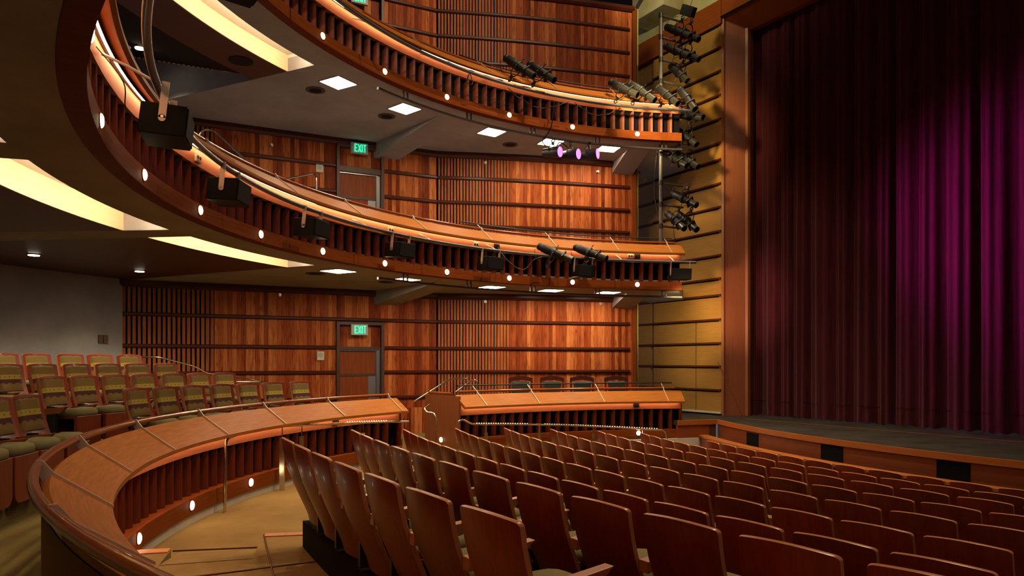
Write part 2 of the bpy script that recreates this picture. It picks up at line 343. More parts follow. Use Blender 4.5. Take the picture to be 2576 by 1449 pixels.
# ------------------------------------------------------------------ doors and exit signs
TH = math.atan2(16.62-13.78, -1.74+7.5)
def on_wall(x, off=0.0):
    p = along(x); P = wpath(x-.02, x+.02)[0]; return Vector((p[0]+P[2]*off, p[1]+P[3]*off, 0))
def door(nm, label, zfloor, zleaf, zhead, ztop):
    x0, x1 = XD0, XD1; p = along((x0+x1)/2); w = math.dist(along(x0), along(x1))
    d = bpy.data.objects.new(nm, None); COL.objects.link(d); d.location = (p[0], p[1], 0); d.rotation_euler = (0, 0, TH); tag(d, label, None, None, 'structure')
    q = MB(); fw = .065
    for s in (-1, 1): q.box((s*(w/2-fw/2), -.0, (zfloor+ztop)/2), (fw, .16, ztop-zfloor))
    q.box((0, 0, ztop-.035), (w-2*fw, .16, .07)); q.box((0, .03, (zleaf+zhead)/2+.01), (w-2*fw, .14, zhead-zleaf-.02)); q.build('door_frame', M['frame_dark'], d, bevel=.004)
    q = MB(); iw = w-2*fw; uu = u_of(x0); q.face([(-iw/2, .05, zhead-.02), (iw/2, .05, zhead-.02), (iw/2, .05, ztop-.06), (-iw/2, .05, ztop-.06)], [(uu, 0), (uu+iw, 0), (uu+iw, ztop-zhead), (uu, ztop-zhead)]); q.build('transom_panel', M['boards'], d)
    q = MB(); q.box((-.05, .06, (zfloor+zleaf)/2), (iw-.1, .05, zleaf-zfloor)); lf = q.build('door_leaf', M['door'], d, bevel=.004)
    q = MB(); q.box((-.05, .03, zleaf-.52), (iw-.1, .02, .055)); q.build('cross_band', M['frame_dark'], lf)
    q = MB(); q.box((iw/2-.19, .03, zleaf-.52-.03-.45), (.17, .012, .9)); q.build('push_plate', M['steel'], lf)
    q = MB(); q.box((iw/2-.055, .03, (zfloor+zleaf)/2), (.075, .05, zleaf-zfloor)); q.build('edge_guard', M['steel'], d)
    q = MB(); q.box((-.03, .02, zleaf+.012), (iw-.06, .03, .028)); q.build('head_track', M['steel'], d)
door('door_1', 'brown veneer exit door on the ground level of the board wall', -1.9, .24, .333, .873)
door('door_2', 'brown veneer exit door of the lower balcony', 1.8, 4.11, 4.25, 4.72)
door('door_3', 'brown veneer exit door of the upper balcony', 5.06, 7.37, 7.5, 8.1)
def exit_sign(z, label):
    p = on_wall(-3.37, .075); s = thing('exit_sign', label, 'exit sign', (p.x, p.y, z), TH, 'lit exit signs above the doors')
    q = MB(); q.box((0, -.035, 0), (.37, .07, .235)); q.build('housing', M['exit_box'], s, bevel=.006)
    q = MB(); y = -.078; t = .02; h = .075
    def bar(x0, z0, x1, z1):
        dx, dz = x1-x0, z1-z0; l = math.hypot(dx, dz); R = Matrix.Rotation(-math.atan2(dz, dx), 3, 'Y'); q.box(((x0+x1)/2, y, (z0+z1)/2), (l+t*.6, .014, t), R)
    x = -.105; bar(x, -h, x, h); bar(x, h, x+.045, h); bar(x, 0, x+.038, 0); bar(x, -h, x+.045, -h)
    x = -.03; bar(x, -h, x+.055, h); bar(x, h, x+.055, -h)
    bar(.055, -h, .055, h); bar(.085, h, .135, h); bar(.11, -h, .11, h)
    q.build('lettering', M['exit_green'], s)
    return s
exit_sign(.70, 'green EXIT sign above the ground level door'); exit_sign(4.64, 'green EXIT sign above the lower balcony door'); exit_sign(7.9, 'green EXIT sign above the upper balcony door, cut by the picture edge')
for x, z, lb in ((-4.10, .13, 'cream wall speaker plate beside the ground level door'), (-4.12, 4.14, 'cream wall speaker plate beside the lower balcony door')):
    p = on_wall(x, .0); s = thing('wall_speaker', lb, 'wall speaker', (p.x, p.y, z), TH)
    q = MB(); q.box((0, -.02, 0), (.15, .04, .19)); q.build('plate', M['plate'], s, bevel=.004); q = MB(); q.tube([(0, -.04, .015), (0, -.046, .015)], .05, 20); q.build('cone', M['exit_box'], s)
for x, z, lb in ((-4.85, 1.40, 'small sprinkler head high on the boards left of the ground level door'), (-.62, 1.40, 'small sprinkler head over the ground level slats'), (2.12, 1.40, 'small sprinkler head near the wall end under the lower balcony'),
                 (-5.0, 4.5, 'small sprinkler head on the boards left of the lower balcony door'), (-.62, 4.62, 'small sprinkler head over the lower balcony slats'), (2.05, 4.56, 'small sprinkler head near the wall end under the upper balcony')):
    p = on_wall(x, .0); s = thing('sprinkler_head', lb, 'sprinkler', (p.x, p.y, z), TH if x < -1.74 else .2)
    q = MB(); q.tube([(0, 0, 0), (0, -.02, 0)], .035, 14); q.build('rosette', M['steel'], s); q = MB(); q.tube([(0, -.02, 0), (0, -.07, 0), (0, -.075, 0)], [.012, .012, .025], 10); q.build('nozzle', M['steel'], s)
for a, lb in ((155.87, 'tan switch plate on the rear concrete wall, farther from the slats'), (155.42, 'tan switch plate on the rear concrete wall, nearer the slats')):
    p = pol(13.14, a, .42); s = MB(); s.box((0, 0, 0), (.02, .09, .16)); tag(s.build('switch_plate', M['frame_dark'], loc=p, rz=math.radians(a)), lb, 'switch plate')
# ------------------------------------------------------------------ balcony soffits, coves, beams
def wall_r(a):
    # distance from CC to the side wall along an angle
    d = Vector((math.cos(math.radians(a)), math.sin(math.radians(a)))); best = 13.3
    P = WL+WRc[1:]+[(3.93, 20.0)]
    for p, q in zip(P, P[1:]):
        ex, ey = q[0]-p[0], q[1]-p[1]; den = d.x*ey-d.y*ex
        if abs(den) < 1e-9: continue
        px, py = p[0]-CC.x, p[1]-CC.y; t = (px*ey-py*ex)/den; s = (px*d.y-py*d.x)/den
        if t > 0 and -1e-6 <= s <= 1+1e-6: best = min(best, t)
    return best
ORD = ['first', 'second', 'third', 'fourth', 'fifth', 'sixth', 'seventh', 'eighth', 'ninth', 'tenth', 'eleventh', 'twelfth', 'thirteenth', 'fourteenth', 'fifteenth', 'sixteenth', 'seventeenth', 'eighteenth', 'nineteenth', 'twentieth']
SEGS = [(153.6, 172.7), (175.8, 196.1), (199.2, 219.3), (222.4, 242.5)]
def soffit(nm, label, z, cloud_out, amax):
    t = .22
    q = MB(); q.arc([(7.974, z), (8.49, z), (8.49, z+t), (7.974, z+t)], 95.2, amax, 1.0)
    A = [95.2+(153.6-95.2)*i/60 for i in range(61)]
    q.grid([[(8.49*math.cos(math.radians(a)), 8.49*math.sin(math.radians(a)), z), (wall_r(a)*math.cos(math.radians(a)), wall_r(a)*math.sin(math.radians(a)), z),
             (wall_r(a)*math.cos(math.radians(a)), wall_r(a)*math.sin(math.radians(a)), z+t), (8.49*math.cos(math.radians(a)), 8.49*math.sin(math.radians(a)), z+t)] for a in A], None, True, True)
    # slab over the passage at the wall end
    e0 = pol(7.975, 95.2)-CC; e1 = Vector((2.95, 17.6, 0))-CC; e2 = Vector((3.93, 19.9, 0))-CC; e3 = Vector((4.35, 18.35, 0))-CC
    q.prism([(e0.x-.35, e0.y), (e0.x, e0.y), (e3.x, e3.y), (e2.x, e2.y), (e1.x, e1.y)], z+.001, z+t)
    for (a0, a1), (b0, b1) in zip(SEGS, SEGS[1:]+[(amax, amax)]):
        if a1 < b0: q.arc([(8.49, z), (13.1 if cloud_out > 12 else 10.9, z), (13.1 if cloud_out > 12 else 10.9, z+t), (8.49, z+t)], a1, b0, 1.0)
    S = tag(q.build(nm, M['concrete'], loc=CC), label, None, None, 'structure')
    for a0, a1 in SEGS:
        a1 = min(a1, amax); last = cloud_out < 12
        q = MB(); q.arc([(9.075, z), (cloud_out, z), (cloud_out, z+.25), (9.075, z+.25)], a0, a1, 1.0); cl = q.build('ceiling_panel', M['cloud'], S)
        q = MB(); q.arc([(9.06, z-.002), (9.08, z-.002), (9.08, z+.27), (9.06, z+.27)], a0-.02, a1+.02, 1.0); q.build('edge_board', M['cloud_edge'], cl)
        q = MB(); q.arc([(8.49, z+.27), (9.075, z+.27), (9.075, z+.3), (8.49, z+.3)], a0-.6, a1+.6, 1.0)
        q.arc([(8.485, z+.02), (8.495, z+.02), (8.495, z+.3), (8.485, z+.3)], a0, a1, 1.0)
        for a in (a0-.03, a1+.03): q.arc([(8.49, z+.003), (9.07, z+.003), (9.07, z+.28), (8.49, z+.28)], a-.02, a+.02)
        q.build('cove_lining', M['cove'], S)
        n = 5
        for i in range(n):
            f0, f1 = a0+(a1-a0)*(i+.08)/n, a0+(a1-a0)*(i+.92)/n
            q = MB(); q.arc([(8.50, z+.10), (8.515, z+.10), (8.515, z+.20), (8.50, z+.20)], f0, f1, 1.0)
            q.build('light_strip', M['cove_led'], S)
    return S
Z1, Z2 = 1.573, 4.828
S1 = soffit('ceiling_under_lower_balcony', 'grey concrete underside of the lower balcony with dark panels and lit slots', Z1, 13.1, 242)
S2 = soffit('ceiling_under_upper_balcony', 'grey concrete underside of the upper balcony with dark panels and lit slots', Z2, 9.84, 242)
# raked dark ceiling above the short panels of the upper balcony, with a pale concrete step at its end
q = MB(); q.arc([(9.84, Z2+.06), (13.2, Z2+1.05), (13.2, Z2+1.2), (9.84, Z2+.2)], 153.7, 241, 2); q.build('raked_ceiling', M['dark_ceiling'], S2)
a = math.radians(153.62); q = MB(); q.face([(9.84*math.cos(a), 9.84*math.sin(a), Z2), (13.1*math.cos(a), 13.1*math.sin(a), Z2), (13.1*math.cos(a), 13.1*math.sin(a), Z2+1.0), (9.84*math.cos(a), 9.84*math.sin(a), Z2+.06)]); q.build('step_face', M['concrete'], S2)
def beam(z, a, w, r1, S, label):
    q = MB(); t = Vector((-math.sin(math.radians(a)), math.cos(math.radians(a)), 0))*w/2; i = pol(8.5, a)-CC; o = pol(r1, a)-CC; m_ = pol(8.9, a)-CC
    q.loft([i-t+Vector((0, 0, z)), i+t+Vector((0, 0, z)), i+t+Vector((0, 0, z+.1)), i-t+Vector((0, 0, z+.1))],
           [o-t+Vector((0, 0, z-.31)), o+t+Vector((0, 0, z-.31)), o+t+Vector((0, 0, z+.1)), o-t+Vector((0, 0, z+.1))])
    tag(q.build('beam', M['concrete'], loc=CC), label, None, None, 'structure')
beam(Z1, 131.5, .55, wall_r(131.5)+.1, S1, 'tapered concrete beam beside the door under the lower balcony'); beam(Z2, 131.5, .55, wall_r(131.5)+.1, S2, 'tapered concrete beam beside the door under the upper balcony')
beam(Z1, 100.2, .52, wall_r(100.2)+.15, S1, 'tapered concrete beam at the wall end under the lower balcony'); beam(Z2, 100.2, .52, wall_r(100.2)+.15, S2, 'tapered concrete beam at the wall end under the upper balcony')
PA = [148.6, 138.0, 123.8, 114.1, 104.8]; WHERE = ['nearest the lit slot', 'just before the beam by the door', 'just past the beam by the door', 'above the ground slats end', 'nearest the stage end']
for lev, z in (('lower', Z1), ('upper', Z2)):
    for a, wh in zip(PA, WHERE):
        p = pol(8.66, a, z); s = thing('ceiling_light', f'square recessed light under the {lev} balcony, {ORD[PA.index(a)]} from the lit slot', 'ceiling light', p, math.radians(a), 'square recessed ceiling lights')
        q = MB(); q.box((0, 0, -.002), (.44, .44, .008)); q.build('diffuser', M['panel_light'], s)
        q = MB()
        for sx_, sy_, dx, dy in ((0, .23, .48, .02), (0, -.23, .48, .02), (.23, 0, .02, .44), (-.23, 0, .02, .44)): q.box((sx_, sy_, -.004), (dx, dy, .014))
        q.build('frame', M['concrete'], s)
    for i, (a, rr) in enumerate(((148.4, 9.25), (137.8, 9.25), (118.8, 9.2))):
        p = pol(rr, a, z); s = thing('ceiling_speaker', f'round grey ceiling speaker under the {lev} balcony, {ORD[i]} from the lit slot', 'ceiling speaker', p, 0, 'round ceiling speakers')
        q = MB(); q.tube([(0, 0, .0), (0, 0, -.012)], .17, 28); q.build('rim', M['round_grille'], s); q = MB(); q.tube([(0, 0, -.01), (0, 0, -.016)], .11, 28); q.build('cone', M['grille'], s)
p = pol(9.45, 157.6, Z2); s = MB(); s.tube([(0, 0, 0), (0, 0, -.01)], .19, 28); tag(s.build('ceiling_speaker', M['speaker'], loc=p), 'round dark speaker grille in the wood ceiling panel of the upper balcony', 'ceiling speaker')
def downlight(p, label):
    s = thing('downlight', label, 'downlight', p); q = MB(); q.tube([(0, 0, .0), (0, 0, -.012)], .095, 24); q.build('trim_ring', M['iron'], s); q = MB(); q.tube([(0, 0, -.012), (0, 0, -.02)], .072, 24); q.build('lamp', M['down_face'], s)
downlight(pol(11.67, 167.2, Z1), 'round downlight over the tiered seats, farther from the board wall'); downlight(pol(11.7, 157.5, Z1), 'round downlight over the tiered seats, nearer the board wall')
downlight(pol(11.7, 157.5, Z2+.59), 'round downlight in the dark raked ceiling of the lower balcony')
for l in (pol(11.67, 167.2, Z1-.05), pol(11.7, 157.5, Z1-.05), pol(11.7, 157.5, Z2+.52)): lamp('downlight_beam', 'SPOT', l, (l.x, l.y, -5), 170 if l.z < 3 else 420, (1, .82, .52), .05, 120, .8)
# ------------------------------------------------------------------ curved parapets (balcony fronts, low wall, box front)
LIGHT_A = [102.4+11.1*k for k in range(12)]
def parapet(name, label, cat, z, a0, a1, brackets, fins=(None, None), thin=None, outer_z=None, base_drop=0.0, led=True):
    T = thing(name, label, cat, (CC.x, CC.y, z))
    q = MB(); q.arc([(7.83, 0), (7.83, .171), (7.99, .171), (7.975, 0)], a0, a1, .8); q.build('fascia_board', M['fascia'], T); q = MB(); q.arc([(7.832, -.004), (7.832, 0), (7.972, 0), (7.972, -.004)], a0, a1, .8); q.build('underside_shade', M['outer'], T)  # thin dark sheet added: shade of the fascia underside put into colour
    q = MB(); q.arc([(7.985, .17), (7.985, .62), (8.0, .62), (8.0, .17)], a0, a1, 1.0); q.build('backing_panel', M['black'], T)
    q = MB(); st = 11.1/7; k0 = math.ceil((a0+.5-102.4)/st); k1 = math.floor((a1-.5-102.4)/st)
    for k in range(k0, k1+1):
        a = math.radians(102.4+(k+.35)*st); d = Vector((math.cos(a), math.sin(a), 0)); t = Vector((-d.y, d.x, 0)); P = lambda u, r, zz: d*r+t*u+Vector((0, 0, zz))
        # a fin: broad curved face with an arched head, thin edge facing the hall
        sec = [(.05, 7.985), (.046, 7.972), (.03, 7.95), (.01, 7.93), (-.012, 7.915), (-.03, 7.908), (-.036, 7.985)]; hd = [.48, .53, .578, .605, .615, .617, .617]
        q.loft([P(u, r, .171) for u, r in sec], [P(u, r, h) for (u, r), h in zip(sec, hd)])
    q.build('slat_screen', M['fin'], T)
    q = MB(); q.arc([(7.90, .615), (7.90, .80), (8.02, .80), (8.02, .615)], a0, a1, .8); q.build('light_board', M['band'], T)
    q = MB(); q.arc([(7.70, .755), (7.70, .79), (8.0, 1.005), (8.03, .985), (8.03, .95), (7.735, .745)], a0-.25, a1+.25, .8); q.build('desk_top', M['desk'], T, smooth=30)
    q = MB(); q.arc([(8.0, .171 if outer_z is None else outer_z), (8.0, .93), (8.035, .95), (8.035, .171 if outer_z is None else outer_z)], a0, a1, .8); q.build('rear_panel', M['outer'], T)
    hr = []
    n = max(2, int((a1-a0)/1.2))
    q = MB(); q.tube([(8.07*math.cos(math.radians(a0+.6+(a1-a0-1.2)*i/n)), 8.07*math.sin(math.radians(a0+.6+(a1-a0-1.2)*i/n)), 1.06) for i in range(n+1)], .026, 10); q.build('handrail', M['handrail'], T, smooth=50)
    for a in brackets:
        if not a0 < a < a1: continue
        q = MB(); d = Vector((math.cos(math.radians(a)), math.sin(math.radians(a)), 0)); t = Vector((-d.y, d.x, 0))*.005
        poly = [(7.695, .792), (7.99, 1.004), (7.99, .96), (8.02, .93), (8.075, 1.03), (8.075, 1.092), (8.045, 1.092), (7.99, 1.018), (7.695, .806)]
        q.loft([d*r-t+Vector((0, 0, zz)) for r, zz in poly], [d*r+t+Vector((0, 0, zz)) for r, zz in poly]); q.build('bracket', M['strap'], T)
    if led:
        q = MB(); q.arc([(7.850, .792), (7.850, .802), (7.866, .802), (7.866, .792)], a0+.5, a1-.5, .8)
        q.build('light_strip', M['led'], T)
        q = MB(); q.arc([(7.838, .788), (7.843, .788), (7.843, .806), (7.90, .806), (7.90, .83), (7.838, .812)], a0+.3, a1-.3, .8); q.build('strip_light_shield', M['iron'], T)  # added black lip, blocks strip light from the desk underside
    if thin:
        q = MB(); b0, b1 = thin; n = int((b1-b0)/1.2)
        q.tube([(8.19*math.cos(math.radians(b0+(b1-b0)*i/n)), 8.19*math.sin(math.radians(b0+(b1-b0)*i/n)), 1.175) for i in range(n+1)], .013, 8); q.build('guard_rail', M['iron'], T, smooth=50)
        for a in brackets:
            if b0 < a < b1:
                q = MB(); d = Vector((math.cos(math.radians(a)), math.sin(math.radians(a)), 0)); q.tube([d*7.70+Vector((0, 0, .80)), d*8.19+Vector((0, 0, 1.172))], .007, 6); q.build('stay', M['strap'], T)
    return T
BR = [96.95, 105.9, 116.8, 128.4, 140.3, 152.1, 163.9, 175.6, 187.4, 199.1, 210.9, 222.6, 234.3]
Z0 = Z1-3.212
parapet('balcony_front', 'curved slatted front of the lower balcony with sloped desk top', 'balcony front', Z1, 95.0, 262, BR, thin=(95.8, 131.5))
parapet('balcony_front', 'curved slatted front of the upper balcony, topped by a row of lanterns', 'balcony front', Z2, 95.0, 262, BR, thin=(95.8, 131.5))
LOWW = parapet('low_wall', 'curved slatted low wall around the seating floor with broad sloped wooden top', 'low wall', Z0, 143.7, 262, [144.6, 155.1, 166.0, 176.9, 187.8, 198.6, 209.4, 220.2, 231.0], outer_z=.18)
BOX = parapet('box_parapet', 'slatted box front facing the stage floor with sloped wooden top', 'box front', Z0, 95.0, 132.9, [97.5, 108.4, 119.8, 129.2], thin=(95.8, 131.8))
# box side wall toward the aisle, end board, end of the low wall
def radial_wall(r0, r1, a, z0, z1, th=.05):
    q = MB(); d = Vector((math.cos(math.radians(a)), math.sin(math.radians(a)), 0)); t = Vector((-d.y, d.x, 0))*th/2; P = [(r0, z0), (r1, z0), (r1, z1), (r0, z1)]
    uv = [p for p in P]
    q.loft([d*r-t+Vector((0, 0, z)) for r, z in P], [d*r+t+Vector((0, 0, z)) for r, z in P]); return q
radial_wall(7.88, 8.95, 133.1, 0, .985).build('side_wall', M['jamb'], BOX)
q = MB(); q.tube([pol(r, 132.9, 1.03, Vector((0, 0, 0))) for r in (8.15, 8.5, 8.9)], .024, 10); q.build('side_handrail', M['handrail'], BOX, smooth=50)
radial_wall(7.9, 8.03, 95.0, 0, .75).build('end_board', M['fascia'], BOX)
radial_wall(7.9, 8.9, 143.5, 0, .94).build('end_wall', M['outer'], LOWW)
# concrete footings under the low wall and the box
q = MB(); q.arc([(7.855, -2.7), (7.855, Z0+.004), (8.03, Z0+.004), (8.03, -2.7)], 143.4, 262, 1.0); q.arc([(7.87, -2.8), (7.87, Z0+.004), (8.05, Z0+.004), (8.05, -2.8)], 95.0, 133.1, 1.0)
d = pol(1, 133.1)-CC; q.loft([d*8.0+Vector((0, 0, -2.8)), d*9.0+Vector((0, 0, -2.8)), d*9.0+Vector((0, 0, Z0)), d*8.0+Vector((0, 0, Z0))], [pol(r, 132.6, z)-CC for r, z in ((8.0, -2.8), (9.0, -2.8), (9.0, Z0), (8.0, Z0))])
tag(q.build('footing', M['concrete_base'], loc=CC), 'pale concrete footing under the low wall and the box', None, None, 'structure')
# round lights set in the fascias
def fascia_light(p, ang, label):
    s = thing('fascia_light', label, 'fascia light', p, math.radians(ang), 'round lights set in the curved fronts')
    q = MB(); q.tube([(.0, 0, 0), (-.006, 0, 0)], .058, 24); q.build('ring', M['fascia'], s)
    q = MB(); q.tube([(-.004, 0, 0), (-.014, 0, 0), (-.022, 0, 0)], [.05, .046, .03], 24); q.build('lens', M['lamp_face'], s)
for lev, z in (('lower', Z1), ('upper', Z2)):
    for i, a in enumerate(LIGHT_A):
        if lev == 'upper' and i > 5: continue
        fascia_light(pol(7.83, a, z+.1), a, f'round glowing light on the {lev} balcony fascia, {ORD[i]} from its stage end')
fascia_light(pol(7.83, 102.2, Z0+.1), 102.2, 'round glowing light at the foot of the box front')
for a, lb in ((170.8, 'third from the step'), (181.7, 'second from the step'), (192.4, 'first by the step')): fascia_light(pol(7.83, a, Z0+.1), a, f'round glowing light at the foot of the low wall, {lb}')
p = pol(8.42, 133.26, Z0+.12); fascia_light(p, 133.1-90, 'round glowing light low on the box side wall')
# ------------------------------------------------------------------ lighting pipes
def arc_pipe(r, a0, a1, z, rad, label, hang=None):
    T = thing('lighting_pipe', label, 'lighting pipe', (CC.x, CC.y, z)); n = int((a1-a0)/1.0)
    q = MB(); q.tube([(r*math.cos(math.radians(a0+(a1-a0)*i/n)), r*math.sin(math.radians(a0+(a1-a0)*i/n)), 0) for i in range(n+1)], rad, 10); q.build('pipe', M['pipe'], T, smooth=50)
    return T
for z, lev in ((Z1, 'lower'), (Z2, 'upper')):
    T = arc_pipe(7.52, 93.4, 245, z+.56, .03, f'long grey pipe curving along the {lev} balcony front')
    for a in BR:
        q = MB(); q.tube([pol(7.52, a, 0)-CC, pol(7.72, a, .1)-CC, pol(7.89, a, .17)-CC], .012, 6); q.build('standoff', M['strap'], T)
    T = arc_pipe(8.0, 94.6, 146.7, z-.14, .026, f'grey pipe hung beneath the {lev} balcony edge')
    for a in (97.5, 108.6, 119.7, 130.8, 141.9):
        for da in (-.35, .35):
            q = MB(); q.box(pol(8.0, a+da, .075)-CC, (.025, .025, .14), Matrix.Rotation(math.radians(a), 3, 'Z')); q.build('hanger', M['pipe'], T)
# ------------------------------------------------------------------ loudspeakers hung from the pipe
sp = thing('loudspeaker', 'large black loudspeaker hung on a strap from the lower balcony pipe, biggest in the picture', 'loudspeaker', (0, 0, 0), 0, 'black loudspeakers hung along the lower balcony')
q = MB(); q.loft([(-.17, -.2, -.125), (.16, -.2, -.145), (.16, -.2, .095), (-.17, -.2, .115)], [(-.17, .2, -.125), (.16, .2, -.145), (.16, .2, .095), (-.17, .2, .115)]); q.build('cabinet', M['speaker'], sp, bevel=.008)
q = MB(); q.box((-.174, 0, -.005), (.012, .37, .215)); q.build('grille', M['grille'], sp, bevel=.004)
for s in (-1, 1):
    q = MB(); q.box((.0, s*.207, .13), (.055, .006, .28)); q.tube([(.0, s*.204, -.01), (.0, s*.21, -.01)], .0275, 14); q.build('strap', M['strap'], sp)
    q = MB(); q.tube([(.0, s*.209, .0), (.0, s*.215, .0)], .012, 10); q.build('bolt', M['steel'], sp)
SPA = [197.4, 180.0, 163.3, 146.5, 129.7, 112.9, 96.1]
for i, a in enumerate(SPA):
    loc = pol(7.48 if i == 0 else 7.52, a, 1.885); rot = (0, math.radians(-6), math.radians(a))
    lb = sp['label'] if i == 0 else f'black loudspeaker hung from the lower balcony pipe, {ORD[len(SPA)-1-i]} from the stage end'
    if i == 0: sp.location = loc; sp.rotation_euler = rot
    else: dup(sp, loc, rot, lb)
dup(sp, pol(7.2, 215.3, 2.13), (0, math.radians(-6), math.radians(215.3)), 'black loudspeaker over the concrete edge, only its base showing at the picture top')
# ------------------------------------------------------------------ small fittings on the light boards
def outlet(a, z, m_, label):
    p = pol(7.897, a, z); s = thing('outlet_box', label, 'outlet box', p, math.radians(a)); q = MB(); q.box((-.01, 0, 0), (.025, .13, .10)); q.build('box', m_, s, bevel=.004)
    for y in (-.03, .03):
        q = MB(); q.tube([(-.022, y, .0), (-.03, y, 0)], .018, 12); q.build('socket', M['iron'], s)
for a, zz, m_, lb in ((145.3, Z1+.70, M['plate'], 'pale outlet box on the lower balcony light board, behind the fourth loudspeaker'), (130.2, Z1+.70, M['plate'], 'pale outlet box on the lower balcony light board, over the fifth loudspeaker'),
                      (103.4, Z1+.72, M['plate'], 'pale outlet box on the lower balcony light board near its stage end'), (102.2, Z1+.72, M['iron'], 'dark outlet box on the lower balcony light board near its stage end'),
                      (126.5, Z1+.72, M['iron'], 'dark outlet box with cables on the lower balcony light board'), (102.4, Z0+.70, M['iron'], 'dark outlet box under the box desk'), (155.0, Z0+.70, M['iron'], 'dark outlet box under the low wall desk'), (179.5, Z1+.7, M['plate'], 'pale outlet box beside the second loudspeaker')):
    outlet(a, zz, m_, lb)
# ------------------------------------------------------------------ splay wall, proscenium, stage
PX = Vector((math.cos(math.radians(-58.5)), math.sin(math.radians(-58.5)), 0)); PN = Vector((-PX.y, PX.x, 0))*-1    # along the wall toward the stage middle; PN faces the hall
P0 = Vector((4.99, 17.2, 0)); PL = 3.2
def PP(s, o, z): return P0+PX*s+PN*o+Vector((0, 0, z))
ang_p = math.radians(-58.5)
q = MB()
def slab(q, s0, s1, o0, o1, z0, z1):
    A = [PP(s0, o1, z0), PP(s1, o1, z0), PP(s1, o1, z1), PP(s0, o1, z1)]; B = [PP(s0, o0, z0), PP(s1, o0, z0), PP(s1, o0, z1), PP(s0, o0, z1)]
    f = q.face(A, [(s0, z0), (s1, z0), (s1, z1), (s0, z1)])
    for i in range(4): q.face([A[i], B[i], B[(i+1) % 4], A[(i+1) % 4]], [(0, 0), (.1, 0), (.1, 1), (0, 1)])
    q.face(B)
slab(q, -2.35, 0, -.2, 0, -1.3, 8.62); slab(q, -3.6, -2.3, -.3, -.1, -1.3, 8.62)
wall_st = tag(q.build('wall_proscenium', M['panel']), 'golden veneer splay wall with dark horizontal rails beside the stage', None, None, 'structure')
q = MB(); slab(q, -3.6, 9, -.5, -.35, 8.6, 11.5); q.build('upper_plaster', M['plaster'], wall_st)
q = MB(); slab(q, -3.6, .02, -.1, .05, 8.05, 8.62); q.build('top_band', M['fascia'], wall_st)
q = MB()
for s in (-.08, -2.33): slab(q, s, s+.07, -.05, .006, -1.2, 8.05)
q.build('edge_strip', M['panel'], wall_st)
for z in (-.679, -.114, .443, 1.007, 1.589, 1.986, 2.54, 3.117, 3.69, 4.25, 4.82, 5.22, 5.79, 6.36, 6.93, 7.49, 8.05):
    q = MB(); slab(q, -2.36, -.01, -.02, .035, z-.012, z+.03); q.build('wall_rail', M['rail_dark'], wall_st)
    q = MB(); slab(q, -2.36, -.01, -.02, .006, z-.045, z-.012); q.build('rail_shadow', M['black'], wall_st)  # black strip stands in for the shadow beneath each rail
    q = MB(); slab(q, -3.5, -2.36, -.12, -.075, z-.03, z+.03); q.build('wall_rail', M['rail_dark'], wall_st)
for s in (-.83,):
    q = MB(); slab(q, s, s+.012, -.02, .003, -1.2, .98); q.build('panel_joint', M['black'], wall_st)
q = MB(); slab(q, -2.4, 0, -.02, .04, -1.235, -1.19); q.build('base_rail', M['strap'], wall_st)
q = MB(); slab(q, -2.4, 0, -.02, .03, -1.28, -1.235); q.build('skirting', M['black'], wall_st)
# jamb and sloped header
q = MB(); J = [(4.99, 17.2), (5.03, 17.16), (5.08, 17.2), (5.55, 17.2), (5.60, 17.16), (5.67, 17.2), (6.1, 17.9), (5.4, 18.3)]; q.prism(J, -1.277, 8.35)
tag(q.build('trim_proscenium_jamb', M['jamb']), 'tall mahogany jamb at the side of the stage opening', None, None, 'structure')
E1 = Vector((5.66, 17.2, 0)); PXL = 16.0
A = [PP(-.05, .03, 8.19), PP(-.05, .03, 8.64), PP(-.05, -.5, 8.64), E1+Vector((.12, .1, 7.9)), E1+Vector((0, 0, 7.9))]; Bq = [v+PX*PXL for v in A]
q = MB(); q.loft(A, Bq); tag(q.build('trim_proscenium_header', M['fascia']), 'sloped mahogany header above the stage opening', None, None, 'structure')
q = MB(); A = [PP(.0, .04, 8.17), PP(.0, .055, 8.19), PP(0, .055, 8.21), PP(0, .04, 8.21)]; q.loft(A, [v+PX*PXL for v in A]); tag(q.build('trim_header_reveal', M['black']), 'thin dark reveal line along the header edge', None, None, 'structure')
# stage floor and apron, concentric with the seat rows
ZS = -1.277
def spt(a, r): return pol(r, a, 0, SS)
AP0 = 181.84
edge = [spt(AP0+(238-AP0)*i/50, 13.97) for i in range(51)]
q = MB(); outer = [(p.x, p.y) for p in edge]; far = [(14, 10), (14, 22), (4.2, 22), (2.2, 18.3), (3.60, 15.72)]
q.prism(outer+far, ZS-.1, ZS); stage = tag(q.build('stage_floor', M['stage']), 'scuffed black stage floor in front of the curtain', None, None, 'structure')
q = MB(); q.arc([(13.965, ZS-.09), (13.965, ZS+.006), (13.945, ZS+.006), (13.945, ZS-.09)], AP0, 238, .8); q.arc([(13.965, ZS-.09), (13.985, ZS-.09), (13.985, ZS+.006), (13.965, ZS+.006)], AP0, 238, .8); q.build('nosing', M['stage_lip'], stage, loc=SS)
q = MB(); q.arc([(13.95, -2.7), (13.95, ZS-.08), (13.9, ZS-.08), (13.9, -2.7)], AP0, 238, .8); q.build('apron_face', M['stage_face'], stage, loc=SS)
q = MB(); A = [Vector((5.216, 16.292, ZS)), Vector((8.122, 11.465, ZS))]; dv = (A[1]-A[0]).normalized(); nn = Vector((-dv.y, dv.x, 0))*.018; e = A[1]+dv*5; q.face([A[0]-nn+Vector((0, 0, .004)), e-nn+Vector((0, 0, .004)), e+nn+Vector((0, 0, .004)), A[0]+nn+Vector((0, 0, .004))]); q.build('inlay_strip', M['desk'], stage)
